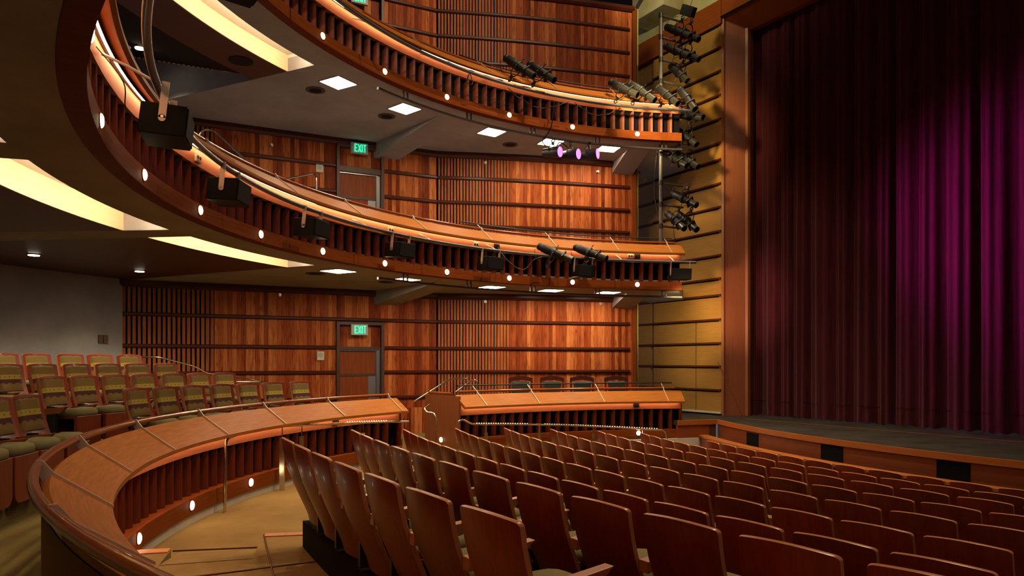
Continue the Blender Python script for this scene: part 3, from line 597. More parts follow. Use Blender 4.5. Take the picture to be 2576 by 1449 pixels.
q = MB(); A = [Vector((5.216, 16.292, ZS)), edge[0]]; q.tube([A[0]+Vector((0, 0, .002)), A[1]+Vector((.02, 0, .002))], .008, 6); q.build('inlay_strip', M['desk'], stage)
for a0, a1, z0, z1 in ((188.3, 190.2, -1.65, -1.40), (197.8, 199.8, -1.63, -1.38), (206.5, 208.4, -1.64, -1.37)):
    q = MB(); q.arc([(13.96, z0), (13.96, z1), (13.92, z1), (13.92, z0)], a0, a1, .5); q.build('vent_opening', M['black'], stage, loc=SS)
# stage side extension toward the box
e0 = Vector((3.60, 15.72, 0)); e1 = edge[0]; dv = (e1-e0).normalized(); nn = Vector((dv.y, -dv.x, 0))
def face_strip(q, z0, z1, o, s0=0.0, s1=1.0):
    a = e0+(e1-e0)*s0+nn*o; b = e0+(e1-e0)*s1+nn*o; q.loft([a+Vector((0, 0, z0)), b+Vector((0, 0, z0)), b+Vector((0, 0, z1)), a+Vector((0, 0, z1))], [v-nn*.08 for v in (a+Vector((0, 0, z0)), b+Vector((0, 0, z0)), b+Vector((0, 0, z1)), a+Vector((0, 0, z1)))])
q = MB(); face_strip(q, ZS-.1, ZS+.005, .03); q.build('side_nosing', M['stage_lip'], stage)
q = MB(); face_strip(q, -1.66, ZS-.1, .01, 0, .8); q.build('side_panel', M['stage_face'], stage)
q = MB(); face_strip(q, -2.3, ZS-.1, .012, .8, .97); q.build('end_post', M['frame_dark'], stage)
q = MB(); face_strip(q, -2.9, -1.66, .03, -1.2, 1.0); q.build('side_footing', M['concrete_base'], stage)
# barrier rail in front of the apron
B = thing('orchestra_rail', 'low curved barrier with wooden cap in front of the stage apron', 'barrier', SS)
q = MB(); q.arc([(14.2, -1.64), (14.2, -1.6), (14.42, -1.6), (14.42, -1.64)], 181.6, 238, .8); q.build('cap', M['stage_lip'], B)
q = MB(); q.arc([(14.25, -2.75), (14.25, -1.64), (14.38, -1.64), (14.38, -2.75)], 181.6, 238, .8); q.build('panel', M['stage_face'], B)
# house curtain
q = MB(); cu0 = Vector((5.75, 17.75, 0)); cdir = Vector((math.cos(math.radians(-59.2)), math.sin(math.radians(-59.2)), 0)); cn = Vector((cdir.y, -cdir.x, 0)); n = 620; LEN = 12.5; ph = 0; rows = [[] for _ in range(14)]; amp = .11
rnd = random.Random(3); folds = []; s = 0
while s < LEN+1: w = rnd.uniform(.36, .70); folds.append((s, w, rnd.uniform(.7, 1.2), rnd.uniform(-.15, .15))); s += w
def fold(s):
    for f0, w, am, sk in folds:
        if f0 <= s < f0+w:
            t = (s-f0)/w; t = min(max(t+sk*math.sin(PI*t), 0), 1)
            return (abs(math.sin(PI*t))**.55*.16-.08+.022*math.sin(6*PI*t))*am
    return 0
for j in range(14):
    f = j/13; z = ZS+.015+(8.25-ZS)*(f if j > 1 else f*.35)
    for i in range(n+1):
        s = LEN*i/n; g = fold(s)*(1-.25*f)+.012*math.sin(s*9+f*4); b_ = .02*math.sin(s*31) if j == 0 else 0
        p = cu0+cdir*s+cn*g*1.0; rows[j].append((p.x, p.y, z+b_))
q.grid(rows, lambda i, j: (LEN*j/n, 9*i/13)); cur = q.build('stage_curtain', M['velvet'], smooth=60); tag(cur, 'dark crimson velvet stage curtain in deep folds under violet light', 'curtain')
q = MB(); rows = []
for z in (.0, .02):
    rows.append([])
    for i in range(n+1):
        s = LEN*i/n; g = fold(s); p = cu0+cdir*s+cn*(g*1.0+.006); rows[-1].append((p.x, p.y, ZS+.36+z))
q.grid(rows, lambda i, j: (LEN*j/n, i)); q.build('hem_seam', M['velvet'], cur)
# ------------------------------------------------------------------ floors
RW = {1: (22.9, .645, 206.2, 1.45, 7), 2: (21.96, .755, 202.0, 1.502, 12), 3: (21.0, .94, 197.1, 1.467, 16), 4: (20.04, 1.045, 194.1, 1.523, 17), 5: (19.09, 1.12, 192.1, 1.632, 17),
      6: (18.175, 1.19, 190.95, 1.668, 17), 7: (17.22, 1.265, 190.1, 1.825, 15), 8: (16.27, 1.35, 189.1, 1.832, 15), 9: (15.31, 1.43, 192.05, 2.018, 13)}
ST = .85
fz = [(14.2, -2.34)]+[(RW[k][0]+.12, -RW[k][1]-ST) for k in range(9, 2, -1)]+[(21.4, -1.745), (26.5, -1.752)]
q = MB(); A = [176+66*i/66 for i in range(67)]
q.grid([[(r*math.cos(math.radians(a)), r*math.sin(math.radians(a)), z) for r, z in fz] for a in A]); tag(q.build('floor', M['carpet'], loc=SS), 'olive carpet of the raked stage-side floor', None, None, 'structure')
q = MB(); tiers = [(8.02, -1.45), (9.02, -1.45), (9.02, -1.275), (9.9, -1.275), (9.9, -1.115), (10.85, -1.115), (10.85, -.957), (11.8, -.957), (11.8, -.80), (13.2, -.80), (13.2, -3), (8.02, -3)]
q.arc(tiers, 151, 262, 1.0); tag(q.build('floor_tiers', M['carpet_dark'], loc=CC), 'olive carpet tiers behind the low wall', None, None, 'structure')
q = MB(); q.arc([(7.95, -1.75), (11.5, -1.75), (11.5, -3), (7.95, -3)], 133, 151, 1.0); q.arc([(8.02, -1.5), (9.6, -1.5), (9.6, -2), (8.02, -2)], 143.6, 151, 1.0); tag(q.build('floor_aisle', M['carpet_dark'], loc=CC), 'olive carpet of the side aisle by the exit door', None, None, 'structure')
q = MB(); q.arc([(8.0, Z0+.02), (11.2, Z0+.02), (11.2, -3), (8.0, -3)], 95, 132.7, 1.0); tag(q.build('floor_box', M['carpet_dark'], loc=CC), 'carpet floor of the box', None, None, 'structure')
# step by the low wall: raised landing, wood nosings, small ramp
def sect(q, r0, r1, a0, a1, z0, z1): q.arc([(r0, z0), (r0, z1), (r1, z1), (r1, z0)], a0, a1, 1.0)
q = MB(); sect(q, 7.55, 7.93, 192.9, 240, -1.9, -1.64); sect(q, 5.9, 6.83, 189.6, 240, -1.9, -1.64); sect(q, 6.83, 7.55, 196.5, 240, -1.9, -1.642)
rp_ = [(6.83, 190.2, -1.745), (7.55, 190.2, -1.745), (7.55, 196.6, -1.642), (6.83, 196.6, -1.642)]; q.face([pol(r, a, z+.004)-CC for r, a, z in rp_]); land = tag(q.build('floor_landing', M['carpet'], loc=CC), 'raised carpet landing with a ramp beside the low wall', None, None, 'structure')
for r0, r1, a in ((7.56, 7.92, 192.6), (5.95, 6.82, 189.3)):
    q = MB(); sect(q, r0, r1, a, a+1.0, -1.74, -1.63); q.build('nosing', M['band'], land)
q = MB()
for A_, B_ in (((6.835, 189.6, -1.636), (6.835, 214, -1.636)), ((7.55, 192.5, -1.66), (6.83, 190.2, -1.735)), ((6.0, 198.5, -1.637), (7.5, 200.2, -1.637))):
    q.tube([pol(*A_)-CC, pol(*B_)-CC], .008, 5)
q.build('floor_seam', M['rail_dark'], land)
# ------------------------------------------------------------------ theatre seats
PROF = [(0, .85), (.006, .80), (.018, .72), (.04, .62), (.075, .52), (.12, .41), (.17, .30), (.215, .20), (.235, .12)]
def prof(v):
    # v 0 at the top, 1 at the bottom
    f = v*(len(PROF)-1); i = min(int(f), len(PROF)-2); t = f-i; return tuple(PROF[i][k]*(1-t)+PROF[i+1][k]*t for k in (0, 1))
def shell_pt(u, v, off=0.0, w=.235):
    # u -1..1 across; the sheet wraps gently round the sitter, rounded at the corners, arched at the head
    y, z = prof(v); y2, z2 = prof(min(v+.02, 1)); y1, z1 = prof(max(v-.02, 0)); ty, tz = y2-y1, z2-z1; l = math.hypot(ty, tz); ny, nz = -tz/l, ty/l
    ww = w*(1-.10*max(0, (v-.35)/.65)**1.5)
    y += .035*u*u; z -= .018*u*u*max(0, 1-v*3)
    return Vector((u*ww, y+ny*off, z+nz*off))
def inside(u, v):
    cu, cv = .11, .045
    lim = 1.0
    if v < cv: lim = 1-cu+cu*math.sqrt(max(0, 1-((cv-v)/cv)**2))
    if v > 1-cv*1.8: lim = 1-cu*1.6+cu*1.6*math.sqrt(max(0, 1-((v-1+cv*1.8)/(cv*1.8))**2))
    return lim
VS = [0, .004, .015, .035, .055, .12, .2, .3, .4, .5, .6, .7, .8, .9, .94, .97, .99, 1]; US = [-1, -.9, -.7, -.45, -.2, 0, .2, .45, .7, .9, 1]
def sheet(q, o0, o1, vs, ufac=1.0, flip=False):
    rows0 = [[shell_pt(u*inside(0, v)*ufac, v, o0) for u in US] for v in vs]; rows1 = [[shell_pt(u*inside(0, v)*ufac, v, o1) for u in US] for v in vs]; return rows0, rows1
def make_seat(arm_drop=0.0):
    s = thing('theatre_seat', 'seat', 'theatre seat')
    r0, r1 = sheet(None, -.013, .013, VS)
    q = MB(); q.grid(r0); q.grid(r1); q.build('back_shell', M['seat_wood'], s, smooth=50)
    q = MB(); rim0 = r0[0]+[r[-1] for r in r0[1:]]+r0[-1][::-1][1:]+[r[0] for r in r0[::-1]][1:-1]; rim1 = r1[0]+[r[-1] for r in r1[1:]]+r1[-1][::-1][1:]+[r[0] for r in r1[::-1]][1:-1]
    c = Vector((0, .1, .5)); mid = [(a+b_)/2+((a+b_)/2-c).normalized()*.004 for a, b_ in zip(rim0, rim1)]; q.grid([rim0, mid, rim1], None, True); q.build('ply_edge', M['seat_edge'], s, smooth=60)
    # upholstered pad on the front of the back
    q = MB(); vs = [.075+.445*i/14 for i in range(15)]; us = [-.80+1.60*i/12 for i in range(13)]
    def pad(u, v):
        e = min(1, (.80-abs(u))/.1, (v-.075)/.03+.15, (.52-v)/.03+.3); return shell_pt(u, v, .014+.032*max(0, e)**.5)
    q.grid([[pad(u, v) for u in us] for v in vs], lambda i, j: (j/12, 1-i/14)); q.build('back_pad', M['stripes'], s, smooth=70)
    # cushion, wooden skirt
    q = MB(); rows = []
    for k, (zz, sc) in enumerate(((.39, .93), (.40, 1), (.44, 1), (.465, .95), (.48, .8))):
        row = []
        for i in range(28):
            t = 2*PI*i/28; cx_, sy_ = math.cos(t), math.sin(t); f = (abs(cx_)**5+abs(sy_)**5)**(-1/5); row.append((cx_*f*.215*sc, .37+sy_*f*.20*sc, zz-.02*(sy_*f < -.5)))
        rows.append(row)
    q.grid(rows, None, True, True); q.build('cushion', M['cushion'], s, smooth=60)
    q = MB(); poly = []
    for i in range(9): t = PI+i/8*PI/2; poly.append((-.12+.085*math.cos(t), .095+.085*math.sin(t)))
    for i in range(9): t = 1.5*PI+i/8*PI/2; poly.append((.12+.085*math.cos(t), .095+.085*math.sin(t)))
    poly += [(.205, .392), (-.205, .392)]
    q.loft([(x, .52, z) for x, z in poly], [(x, .57, z) for x, z in poly]); q.box((0, .36, .378), (.41, .34, .03)); q.build('seat_skirt', M['skirt'], s, bevel=.004)
    q = MB(); x = .272; q.loft([(x+a, .10, b_-arm_drop) for a, b_ in ((-.035, .565), (.035, .565), (.03, .50), (-.03, .50))], [(x-.03, .49, .60-arm_drop), (x+.03, .49, .60-arm_drop), (x+.02, .40, .52-arm_drop), (x-.02, .40, .52-arm_drop)]); q.build('armrest', M['arm'], s, bevel=.004)
    q = MB(); q.box((x, .28, .26), (.045, .12, .50)); q.box((0, .26, .30), (.50, .04, .05)); q.build('pedestal', M['iron'], s, bevel=.004)
    return s
SEAT = make_seat(); TIER = make_seat(.09); TIER.scale = (1.04, 1, 1.1); used = set()
def put_seat(loc, rz, label, group, SEAT=SEAT):
    if SEAT.name not in used: used.add(SEAT.name); SEAT.location = loc; SEAT.rotation_euler = (0, 0, rz); SEAT['label'] = label; SEAT['group'] = group; return SEAT
    return dup(SEAT, loc, rz, label, group)
NR = {1: 'back row by the landing', 2: 'second row from the back', 3: 'third row from the back', 4: 'fourth row from the back', 5: 'middle row', 6: 'fourth row from the stage rail', 7: 'third row from the stage rail', 8: 'second row from the stage rail', 9: 'front row by the stage rail'}
for k, (R, h, a0, st, n) in RW.items():
    for i in range(n):
        a = a0+(i+.47)*st; p = pol(R, a, -h-ST, SS)
        put_seat(p, math.radians(a+180-90), f'mahogany seat back, {ORD[i]} from the low wall end, {NR[k]}', 'stage floor seats')
# striped seats on the carpet tiers; angles of seat centres about CC
TR = [(9.5, -1.275, [149.4, 153.1, 156.6, 160.1, 163.8, 167.2, 170.7], 'front tier row past the aisle', 'board wall'),
      (9.5, -1.275, [182.7, 185.8, 188.8, 191.8], 'front tier row before the aisle', 'aisle'),
      (10.45, -1.115, [154.2, 157.2, 160.1, 163.4, 166.5, 169.6, 172.6], 'second tier row', 'board wall'),
      (11.4, -.957, [156.3, 159.2, 162.1, 165.0, 168.0, 170.9, 173.8], 'third tier row', 'board wall'),
      (12.35, -.80, [156.1, 158.8, 161.4, 164.2, 166.8, 169.5], 'top tier row by the concrete wall', 'board wall')]
for R, z, angs, row, end in TR:
    for i, a in enumerate(angs): put_seat(pol(R, a, z), math.radians(a+90), f'olive striped seat, {ORD[i]} from the {end} end, {row}', 'striped tier seats', TIER)
# wagon beam and casters under the back row
def wagon(label, r0, r1, a0, a1, zt, cast):
    wg = thing('seat_wagon', label, 'seat wagon', SS)
    q = MB(); q.arc([(r0, -1.69), (r0, zt), (r1, zt), (r1, -1.69)], a0, a1, .5); q.build('platform', M['black'], wg)
    for a in cast:
        q = MB(); c = pol(r1+.05, a, -1.70)-SS; c.z = -1.70; t = Vector((-math.sin(math.radians(a)), math.cos(math.radians(a)), 0)); q.tube([c-t*.02, c+t*.02], .042, 16); w = q.build('caster', M['rubber'], wg, smooth=40)
        q = MB(); q.tube([c+Vector((0, 0, .05)), c+Vector((0, 0, .12))], .018, 8); q.box(c+Vector((0, 0, .05)), (.06, .06, .012)); q.tube([c+Vector((0, 0, .08)), c+Vector((.0, 0, .08))+(pol(1, a)-CC)*.09], .01, 6); q.build('fork', M['iron'], w)
wagon('black wheeled base under the back row of seats', 22.05, 22.70, 206.25, 216.5, -1.41, (206.6, 208.6, 209.1, 211.0, 213.4, 215.8))
wagon('black wheeled base under the second row from the back', 21.1, 21.76, 202.0, 220.2, -1.52, (202.6, 207.0, 212.0, 217.0))
# ------------------------------------------------------------------ loose chairs in the box
ch = thing('box_chair', '', 'chair', (0, 0, 0), 0, 'chairs in the box')
def arcbar(q, pts, r): q.tube(pts, r, 8)
q = MB(); n = 10; top = [(-.27+.54*i/n, -.04-.02*math.cos(PI*(i/n-.5)), 1.0+.045*math.sin(PI*i/n)) for i in range(n+1)]
q.grid([[(x, y-.02, z-.09) for x, y, z in top], [(x, y-.025, z) for x, y, z in top], [(x, y+.02, z) for x, y, z in top], [(x, y+.02, z-.09) for x, y, z in top], [(x, y-.02, z-.09) for x, y, z in top]])
q.build('top_rail', M['chair_wood'], ch, smooth=50)
for s in (-1, 1):
    q = MB(); q.tube([(s*.25, -.05, .95), (s*.245, 0, .6), (s*.235, .03, .45), (s*.24, -.03, .0)], .022, 8); q.build('back_leg', M['chair_wood'], ch, smooth=50)
    q = MB(); q.tube([(s*.24, .48, .45), (s*.24, .5, .0)], [.024, .018], 8); q.build('front_leg', M['chair_wood'], ch, smooth=50)
    q = MB(); q.tube([(s*.25, 0, .66), (s*.27, .25, .66), (s*.25, .46, .62), (s*.245, .48, .45)], .02, 8); q.build('arm', M['chair_wood'], ch, smooth=50)
q = MB(); q.loft([(-.20, -.02, .93), (.20, -.02, .93), (.19, .04, .52), (-.19, .04, .52)], [(-.185, .03, .91), (.185, .03, .91), (.175, .09, .54), (-.175, .09, .54)]); q.build('back_pad', M['leather'], ch, bevel=.012)
q = MB(); q.box((0, .26, .46), (.48, .46, .09)); q.build('seat', M['leather'], ch, bevel=.02)
for i, (x, y, zz) in enumerate(((.19, 16.16, 0), (.90, 16.22, 0), (1.58, 16.26, 0), (2.36, 16.30, 0))):
    lb = f'dark wooden armchair with green leather back in the box, {ORD[i]} from the aisle'; loc = (x, y, -1.36); rz = math.atan2(7.98-y-1.5, 4.39-x-2)-PI/2 if False else math.radians(176+i*3)
    if i == 0: ch.location = loc; ch.rotation_euler = (0, 0, rz); ch['label'] = lb
    else: dup(ch, loc, rz, lb)
# ------------------------------------------------------------------ metal handrails
def rail(label, pts, r=.017, m_='brass', posts=(), nm='handrail'):
    T = thing(nm, label, 'handrail'); q = MB()
    # soften the bends
    P = [Vector(p) for p in pts]; out = [P[0]]
    for a, b_, c in zip(P, P[1:], P[2:]):
        d = min(.09, (b_-a).length*.4, (c-b_).length*.4); e0 = b_+(a-b_).normalized()*d; e1 = b_+(c-b_).normalized()*d
        for i in range(5): t = i/4; out.append(e0*(1-t)**2+b_*2*t*(1-t)+e1*t*t)
    out.append(P[-1]); q.tube(out, r, 10); q.build('rail', M[m_], T, smooth=60)
    for p, zb in posts:
        p = Vector(p); q = MB(); q.box((p.x, p.y, (p.z-.16+zb)/2), (.065, .03, p.z-.16-zb)); q.tube([(p.x, p.y, p.z-.16), (p.x, p.y, p.z)], .011, 6); q.build('post', M['brass'], T)
    return T
rl = 7.74
A = [(176.7, -.90), (173.5, -.865), (170, -.868), (166, -.875), (162.5, -.90), (158, -.935), (154, -.965), (150, -.995), (146, -1.02), (143.2, -1.04)]
rail('bent polished handrail along the inside of the low wall', [pol(rl, 176.9, -1.745)]+[pol(rl, a, z) for a, z in A], posts=[(pol(rl, a, z), zb) for a, z, zb in ((166.2, -.872, -1.75), (162.6, -.90, -1.77), (151.4, -.985, -1.9), (143.9, -1.035, -2.0))])
B_ = [(134.3, -1.10), (133.4, -1.085), (132.0, -1.18), (130, -1.20), (125, -1.235), (120, -1.275), (115, -1.31), (110, -1.36), (105, -1.41), (101.5, -1.45), (98.0, -1.475)]
rail('polished handrail with glinting dots along the foot of the box front', [pol(7.7, 134.6, -1.9)]+[pol(7.72, a, z) for a, z in B_]+[pol(7.7, 97.4, -1.9)], posts=[(pol(7.72, a, z), zb) for a, z, zb in ((129.3, -1.205, -2.0), (119.8, -1.277, -2.1), (110.3, -1.357, -2.2), (101.8, -1.447, -2.3))])
rail('short twisted handrail beside the box side wall', [(-1.55, 13.55, -.80), (-1.63, 13.4, -.86), (-1.58, 13.35, -.93), (-1.44, 13.3, -.935), (-1.39, 13.25, -1.05), (-1.385, 13.2, -1.9)], .016)
rail('sloping handrail rising to the wall behind the box', [(-1.98, 14.6, -.80), (-1.28, 14.9, -.35), (-.92, 14.95, -.345)], .016)
rail('second sloping handrail ending in a hook behind the box', [(-1.14, 14.7, -.61), (-.83, 14.8, -.375), (-.74, 14.8, -.37), (-.70, 14.8, -.46), (-.72, 14.8, -.61)], .016)
rail('handrail stepping down along the slatted wall behind the tier seats', [(-6.9, 13.45, .09), (-6.6, 13.5, .09), (-6.02, 13.75, -.09), (-5.85, 13.8, -.21), (-5.4, 14.0, -.31), (-5.1, 14.05, -.33), (-4.9, 14.1, -.39), (-4.75, 14.1, -.39)], .014)
rail('level handrail length along the board wall beyond the tier seats', [(-5.35, 13.9, -.385), (-4.83, 13.85, -.385), (-4.79, 13.83, -.45), (-4.55, 13.9, -.52)], .014)
rail('small bent handrail rising from the lower balcony near its slats', [(-5.95, 13.75, 3.9), (-5.95, 13.75, 4.33), (-5.86, 13.8, 4.45), (-5.7, 13.85, 4.43), (-5.1, 13.85, 3.87)], .02)
rail('bent handrail on the lower balcony by the door', [(-4.6, 14.5, 3.66), (-3.97, 14.55, 3.80), (-3.93, 14.5, 3.70), (-3.93, 14.5, 3.3)], .02)
# points of light under the two long handrails
for nm, aa in (('low wall', [(154.5, 147.0, -.955, -1.008)]), ('box', [(131.0, 121.5, -1.19, -1.262), (118.8, 99.0, -1.285, -1.46)])):
    for a0, a1, z0, z1 in aa:
        L_ = thing('rail_lights', f'string of tiny lights on the {nm} handrail from {int(a0)}' if False else f'string of tiny lights on the {nm} handrail' + (', longer run' if a0 == 118.8 else ', shorter run' if nm == 'box' else ''), 'rail lights')
        n = int(abs(a1-a0)/.42); q = MB()
        for i in range(n): a = a0+(a1-a0)*i/n; p = pol(7.715, a, z0+(z1-z0)*i/n+.018); q.tube([p, p+Vector((0, 0, .008))], .009, 6)
        q.build('lights', M['rail_led'], L_)
# ------------------------------------------------------------------ stage lanterns
def profile_spot(up):
    f = thing('stage_lantern', '', 'stage lantern', (0, 0, 0), 0, 'black profile lanterns'); u = 1 if up else -1
    q = MB(); q.tube([(-.42, 0, 0), (-.40, 0, 0), (-.38, 0, 0), (-.36, 0, 0), (-.345, 0, 0), (-.30, 0, 0), (-.10, 0, 0), (-.06, 0, 0)], [.045, .07, .078, .078, .07, .085, .092, .08], 16); q.build('housing', M['fixture'], f, smooth=40)
    q = MB(); q.tube([(-.07, 0, 0), (-.06, 0, 0), (-.02, 0, 0), (-.01, 0, 0)], [.10, .103, .103, .10], 16); q.build('gate_ring', M['iron'], f, smooth=40)
    q = MB(); q.tube([(-.01, 0, 0), (.10, 0, 0), (.17, 0, 0)], [.082, .072, .068], 16); q.build('barrel', M['fixture'], f, smooth=40)
    q = MB(); q.box((.175, 0, 0), (.025, .19, .19), Matrix.Rotation(math.radians(45), 3, 'X')); q.box((.155, 0, .10*u), (.05, .04, .02)); q.build('gel_frame', M['iron'], f)
    q = MB(); q.tube([(.18, 0, 0), (.38, 0, 0), (.385, 0, 0), (.30, 0, 0)], [.074, .074, .066, .066], 18, False); q.build('lens_tube', M['fixture_rim'], f, smooth=40)
    q = MB(); q.tube([(.31, 0, 0), (.315, 0, 0)], .066, 18); q.build('lens', M['glass'], f)
    q = MB(); q.tube([(-.02, .105, 0), (-.02, .13, .02*u), (-.04, .125, .15*u), (-.05, .07, .21*u), (-.05, -.07, .21*u), (-.04, -.125, .15*u), (-.02, -.13, .02*u), (-.02, -.105, 0)], .011, 6); q.build('yoke', M['iron'], f)
    q = MB(); q.box((-.05, 0, .245*u), (.05, .035, .07)); q.tube([(-.08, 0, .27*u), (-.09, 0, .31*u), (-.05, 0, .34*u), (-.01, 0, .31*u), (-.02, 0, .27*u)], .013, 6); q.build('clamp', M['iron'], f)
    q = MB(); q.tube([(-.03, 0, -.10*u), (-.01, 0, -.17*u)], [.006, .010], 6); q.build('shutter_handle', M['iron'], f)
    q = MB(); q.tube([(-.40, 0, .03*u), (-.46, .02, .10*u), (-.40, .05, .22*u), (-.25, .05, .28*u)], .006, 5); q.build('power_lead', M['iron'], f)
    return f
def aim(d):
    x = Vector(d).normalized(); y = Vector((0, 0, 1)).cross(x).normalized(); z = x.cross(y); return Matrix((x, y, z)).transposed().to_euler()
PD, PUp = profile_spot(False), profile_spot(True); first = {}
def lantern(rear, front, dist, up, label):
    # rear and front as (x, z) tangents seen from the eye, with the distance the lantern stands at
    X0, Z_0 = rear; X1, Z_1 = front; k = .1
    for _ in range(60):
        A_ = Vector((X0, 1, Z_0))*(dist+k/2); F_ = Vector((X1, 1, Z_1))*(dist-k/2); L0 = (F_-A_).length
        if L0 > .80 and k <= .1: break
        k += (.80-L0)*.4; k = max(k, .1)
    dv = F_-A_; loc = (A_+F_)/2; src = PUp if up else PD
    if up not in first: first[up] = 1; src.location = loc; src.rotation_euler = aim(dv); src['label'] = label
    else: dup(src, loc, aim(dv), label)
T_ = lambda x, y: ((x-1288)/EYE_F, (910.5-y)/EYE_F)
for r0, f0, dd, up, lb in [((1271, 145), (1345, 193), 14.2, False, 'black lantern on the upper balcony pipe, farthest from the stage'), ((1331, 161), (1396, 203), 14.4, False, 'black lantern on the upper balcony pipe, second farthest from the stage'),
    ((1535, 207), (1606, 240), 15.15, False, 'black lantern on the upper balcony pipe, third farthest from the stage'), ((1583, 209), (1649, 253), 15.3, False, 'black lantern on the upper balcony pipe, fourth farthest from the stage'),
    ((1654, 220), (1707, 262), 15.45, False, 'dull lantern on the upper balcony pipe, fifth farthest from the stage'), ((1710, 224), (1750, 276), 15.55, False, 'shiny steep lantern at the stage end of the upper balcony pipe'),
    ((1706, 288), (1771, 296), 15.9, True, 'level lantern tucked behind the stage end of the upper balcony front'),
    ((1676, 68), (1738, 92), 16.1, True, 'lantern on the topmost arm of the pole, nearer the pole'), ((1700, 76), (1759, 100), 16.25, True, 'lantern on the topmost arm of the pole, farther from the pole'),
    ((1673, 116), (1735, 142), 16.1, True, 'lantern on the second pole arm from the top, nearer the pole'), ((1697, 124), (1760, 150), 16.25, True, 'lantern on the second pole arm from the top, farther from the pole'), ((1687, 166), (1731, 205), 16.15, True, 'single lantern on the third pole arm from the top'),
    ((1700, 325), (1754, 365), 16.2, True, 'lantern half hidden behind the upper balcony corner'), ((1670, 384), (1729, 418), 16.1, True, 'lantern under the upper balcony corner, nearer the pole'), ((1702, 386), (1758, 421), 16.25, True, 'lantern under the upper balcony corner, farther from the pole'),
    ((1691, 486), (1754, 517), 16.15, True, 'single lantern on the upper arm of the lower pole'), ((1678, 537), (1723, 576), 16.1, True, 'lantern on the middle arm of the lower pole, nearer the pole'), ((1708, 539), (1754, 579), 16.25, True, 'lantern on the middle arm of the lower pole, farther from the pole'),
    ((1355, 619), (1442, 656), 14.55, False, 'black lantern on the lower balcony pipe, farther from the stage'), ((1446, 622), (1528, 652), 14.85, False, 'black lantern on the lower balcony pipe, nearer the stage')]:
    lantern(T_(*r0), T_(*f0), dd, up, lb)
pc = thing('par_lantern', '', 'stage lantern', (0, 0, 0), 0, 'violet lanterns under the upper balcony')
q = MB(); q.tube([(-.26, 0, 0), (-.25, 0, 0), (-.12, 0, 0), (-.08, 0, 0), (.16, 0, 0), (.162, 0, 0), (.12, 0, 0)], [.05, .085, .10, .115, .118, .11, .11], 20, True); q.build('can', M['fixture'], pc, smooth=40)
q = MB(); q.tube([(.15, 0, 0), (.158, 0, 0)], .108, 24); q.build('gel', M['violet'], pc)
q = MB(); q.tube([(-.05, .118, 0), (-.05, .14, .05), (-.04, .09, .16), (-.04, -.09, .16), (-.05, -.14, .05), (-.05, -.118, 0)], .011, 6); q.build('yoke', M['iron'], pc)
q = MB(); q.box((-.04, 0, .19), (.05, .035, .06)); q.tube([(-.07, 0, .21), (-.08, 0, .25), (-.04, 0, .275), (0, 0, .25), (-.01, 0, .215)], .014, 6); q.build('clamp', M['iron'], pc)
for i, (x, y, dd) in enumerate(((1393, 383, 15.3), (1439, 389, 15.4), (1486, 389, 15.45))):
    loc = Vector(((x-1288)/EYE_F*dd, dd, (910.5-y)/EYE_F*dd)); dv = ((.78, -.55, -.10), (.80, -.55, -.06), (.86, -.45, .0))[i]; lb = f'round lantern with glowing violet lens under the upper balcony, {ORD[i]} from the board wall door'
    if i == 0: pc.location = loc; pc.rotation_euler = aim(dv); pc['label'] = lb
    else: dup(pc, loc, aim(dv), lb)
# ------------------------------------------------------------------ lighting poles with arms
def pole(z0, z1, arms, label):
    p = pol(8.16, 97.6, 0); T = thing('lighting_pole', label, 'lighting pole', (p.x, p.y, z0)); q = MB(); q.tube([(0, 0, 0), (0, 0, z1-z0)], .042, 14); q.build('pole', M['pole'], T, smooth=50)
    for z in arms:
        q = MB(); q.tube([(.03, .015, z-z0), (.56, .32, z-z0)], .023, 10); q.build('arm', M['pole'], T, smooth=50)
        q = MB(); q.tube([(0, 0, z-z0-.05), (0, 0, z-z0+.05)], .05, 12); q.build('clamp', M['iron'], T)
pole(5.06, 7.75, (7.70, 7.22, 6.72, 6.24), 'tall grey lighting pole at the upper balcony corner with four arms'); pole(1.81, 4.82, (4.62, 3.98, 3.50, 3.02), 'grey lighting pole at the lower balcony corner with short arms')
# ------------------------------------------------------------------ loose cables
def cable(label, pts, r=.008):
    P = [Vector(p) for p in pts]; P = [P[0]]+P+[P[-1]]; out = []
    for i in range(1, len(P)-2):
        for k in range(6):
            t = k/6; p0, p1, p2, p3 = P[i-1:i+3]; out.append(.5*(2*p1+(p2-p0)*t+(2*p0-5*p1+4*p2-p3)*t*t+(3*p1-p0-3*p2+p3)*t**3))
    out.append(P[-1]); q = MB(); q.tube(out, r, 6); tag(q.build('cable', M['iron'], smooth=60), label, 'cable')
def hang(a0, a1, r, z, sag, n=12, wob=.03, seed=1):
    rn = random.Random(seed); return [pol(r+rn.uniform(-.02, .02), a0+(a1-a0)*i/n, z-sag*math.sin(PI*i/n)+rn.uniform(-wob, wob)) for i in range(n+1)]
cable('black cable bundle taped along the upper balcony pipe', hang(150, 122, 7.57, Z2+.60, -.0, 26, .025, 2), .014); cable('loose black cable sagging below the upper balcony pipe, middle', hang(126, 115, 7.62, Z2+.54, .24, 12, .01, 3))
cable('loose black cable sagging between the upper balcony lanterns', hang(114, 106, 7.62, Z2+.54, .2, 12, .01, 4)); cable('coiled cable hanging at the upper balcony pipe', [pol(7.6, 133+.6*math.sin(t*2.1), Z2+.46+.12*math.cos(t*2.1)) for t in range(14)])
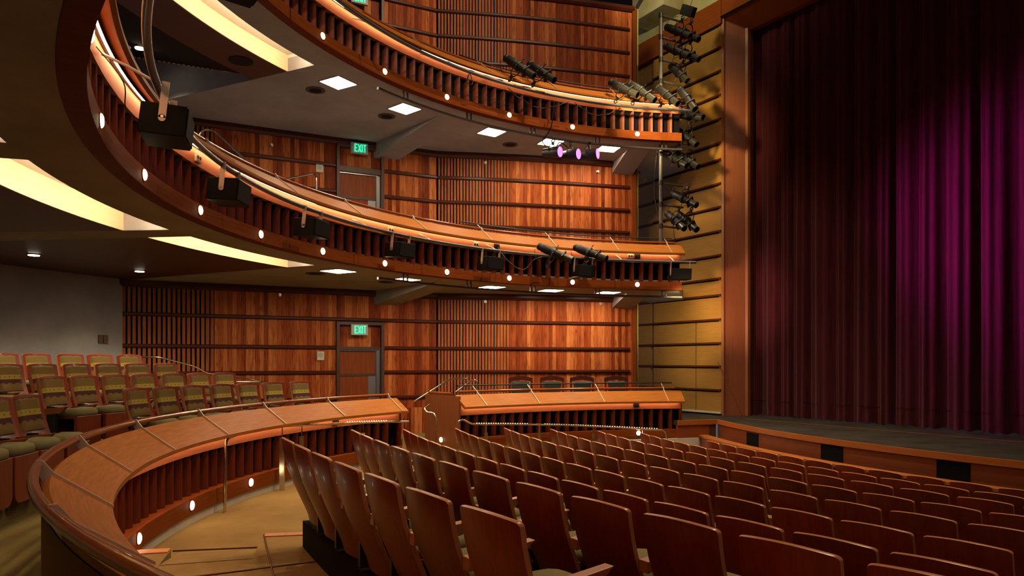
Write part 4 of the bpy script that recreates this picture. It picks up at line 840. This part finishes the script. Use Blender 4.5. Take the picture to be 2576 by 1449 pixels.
cable('black lead dropping from the upper balcony to the violet lanterns', [pol(7.62, 117.5, Z2+.5), pol(7.7, 117.6, Z2+.1), pol(7.9, 117.3, Z2-.05), pol(8.0, 118.0, Z2-.25), pol(7.9, 116.5, Z2-.4), pol(8.0, 115, Z2-.2), pol(8.0, 113.5, Z2-.3)], .012)
cable('black lead from the dark outlet to the lower balcony lanterns', [pol(7.88, 126.4, Z1+.70), pol(7.6, 126.0, Z1+.4), pol(7.55, 123.5, Z1+.25), pol(7.6, 121.0, Z1+.5), pol(7.55, 118.5, Z1+.55)]); cable('black lead looping down the lower lighting pole', [pol(8.2, 98.1, 4.7), pol(8.25, 98.5, 4.0), pol(8.2, 98.2, 3.4), pol(8.15, 97.2, 3.1), pol(8.1, 96.0, 3.2), pol(8.1, 95.6, 2.8), pol(8.1, 95.2, 2.65)])
cable('thin lead curving to the big loudspeaker', [pol(7.88, 201, 2.25), pol(7.7, 201.5, 2.0), pol(7.7, 200.5, 1.85), pol(7.62, 199, 1.83)], .005)
# ------------------------------------------------------------------ high corner above the splay wall
s = thing('loudspeaker', 'small dark tilted loudspeaker hung above the splay wall', 'loudspeaker', (4.05, 16.6, 8.06)); s.rotation_euler = (.35, .5, -.5)
q = MB(); q.box((0, 0, 0), (.3, .22, .22)); q.build('cabinet', M['speaker'], s, bevel=.01); q = MB(); q.tube([(0, 0, .11), (.0, .02, .6)], .012, 6); q.build('hanger', M['pipe'], s)
q = MB(); slab(q, -2.9, -1.6, -.34, .35, 9.1, 9.5); tag(q.build('duct', M['plaster']), 'pale boxed duct on the plaster above the splay wall', 'duct')
q = MB(); q.tube([PP(-3.3, .3, 8.95), PP(-2.3, .4, 9.6)], .05, 10); tag(q.build('conduit', M['pipe']), 'slanting grey conduit high on the plaster', 'conduit')
# main ceiling, dark
q = MB(); q.face([(-14, -4, 11.6), (16, -4, 11.6), (16, 24, 11.6), (-14, 24, 11.6)]); tag(q.build('ceiling', M['dark_ceiling']), 'dark auditorium ceiling', None, None, 'structure')
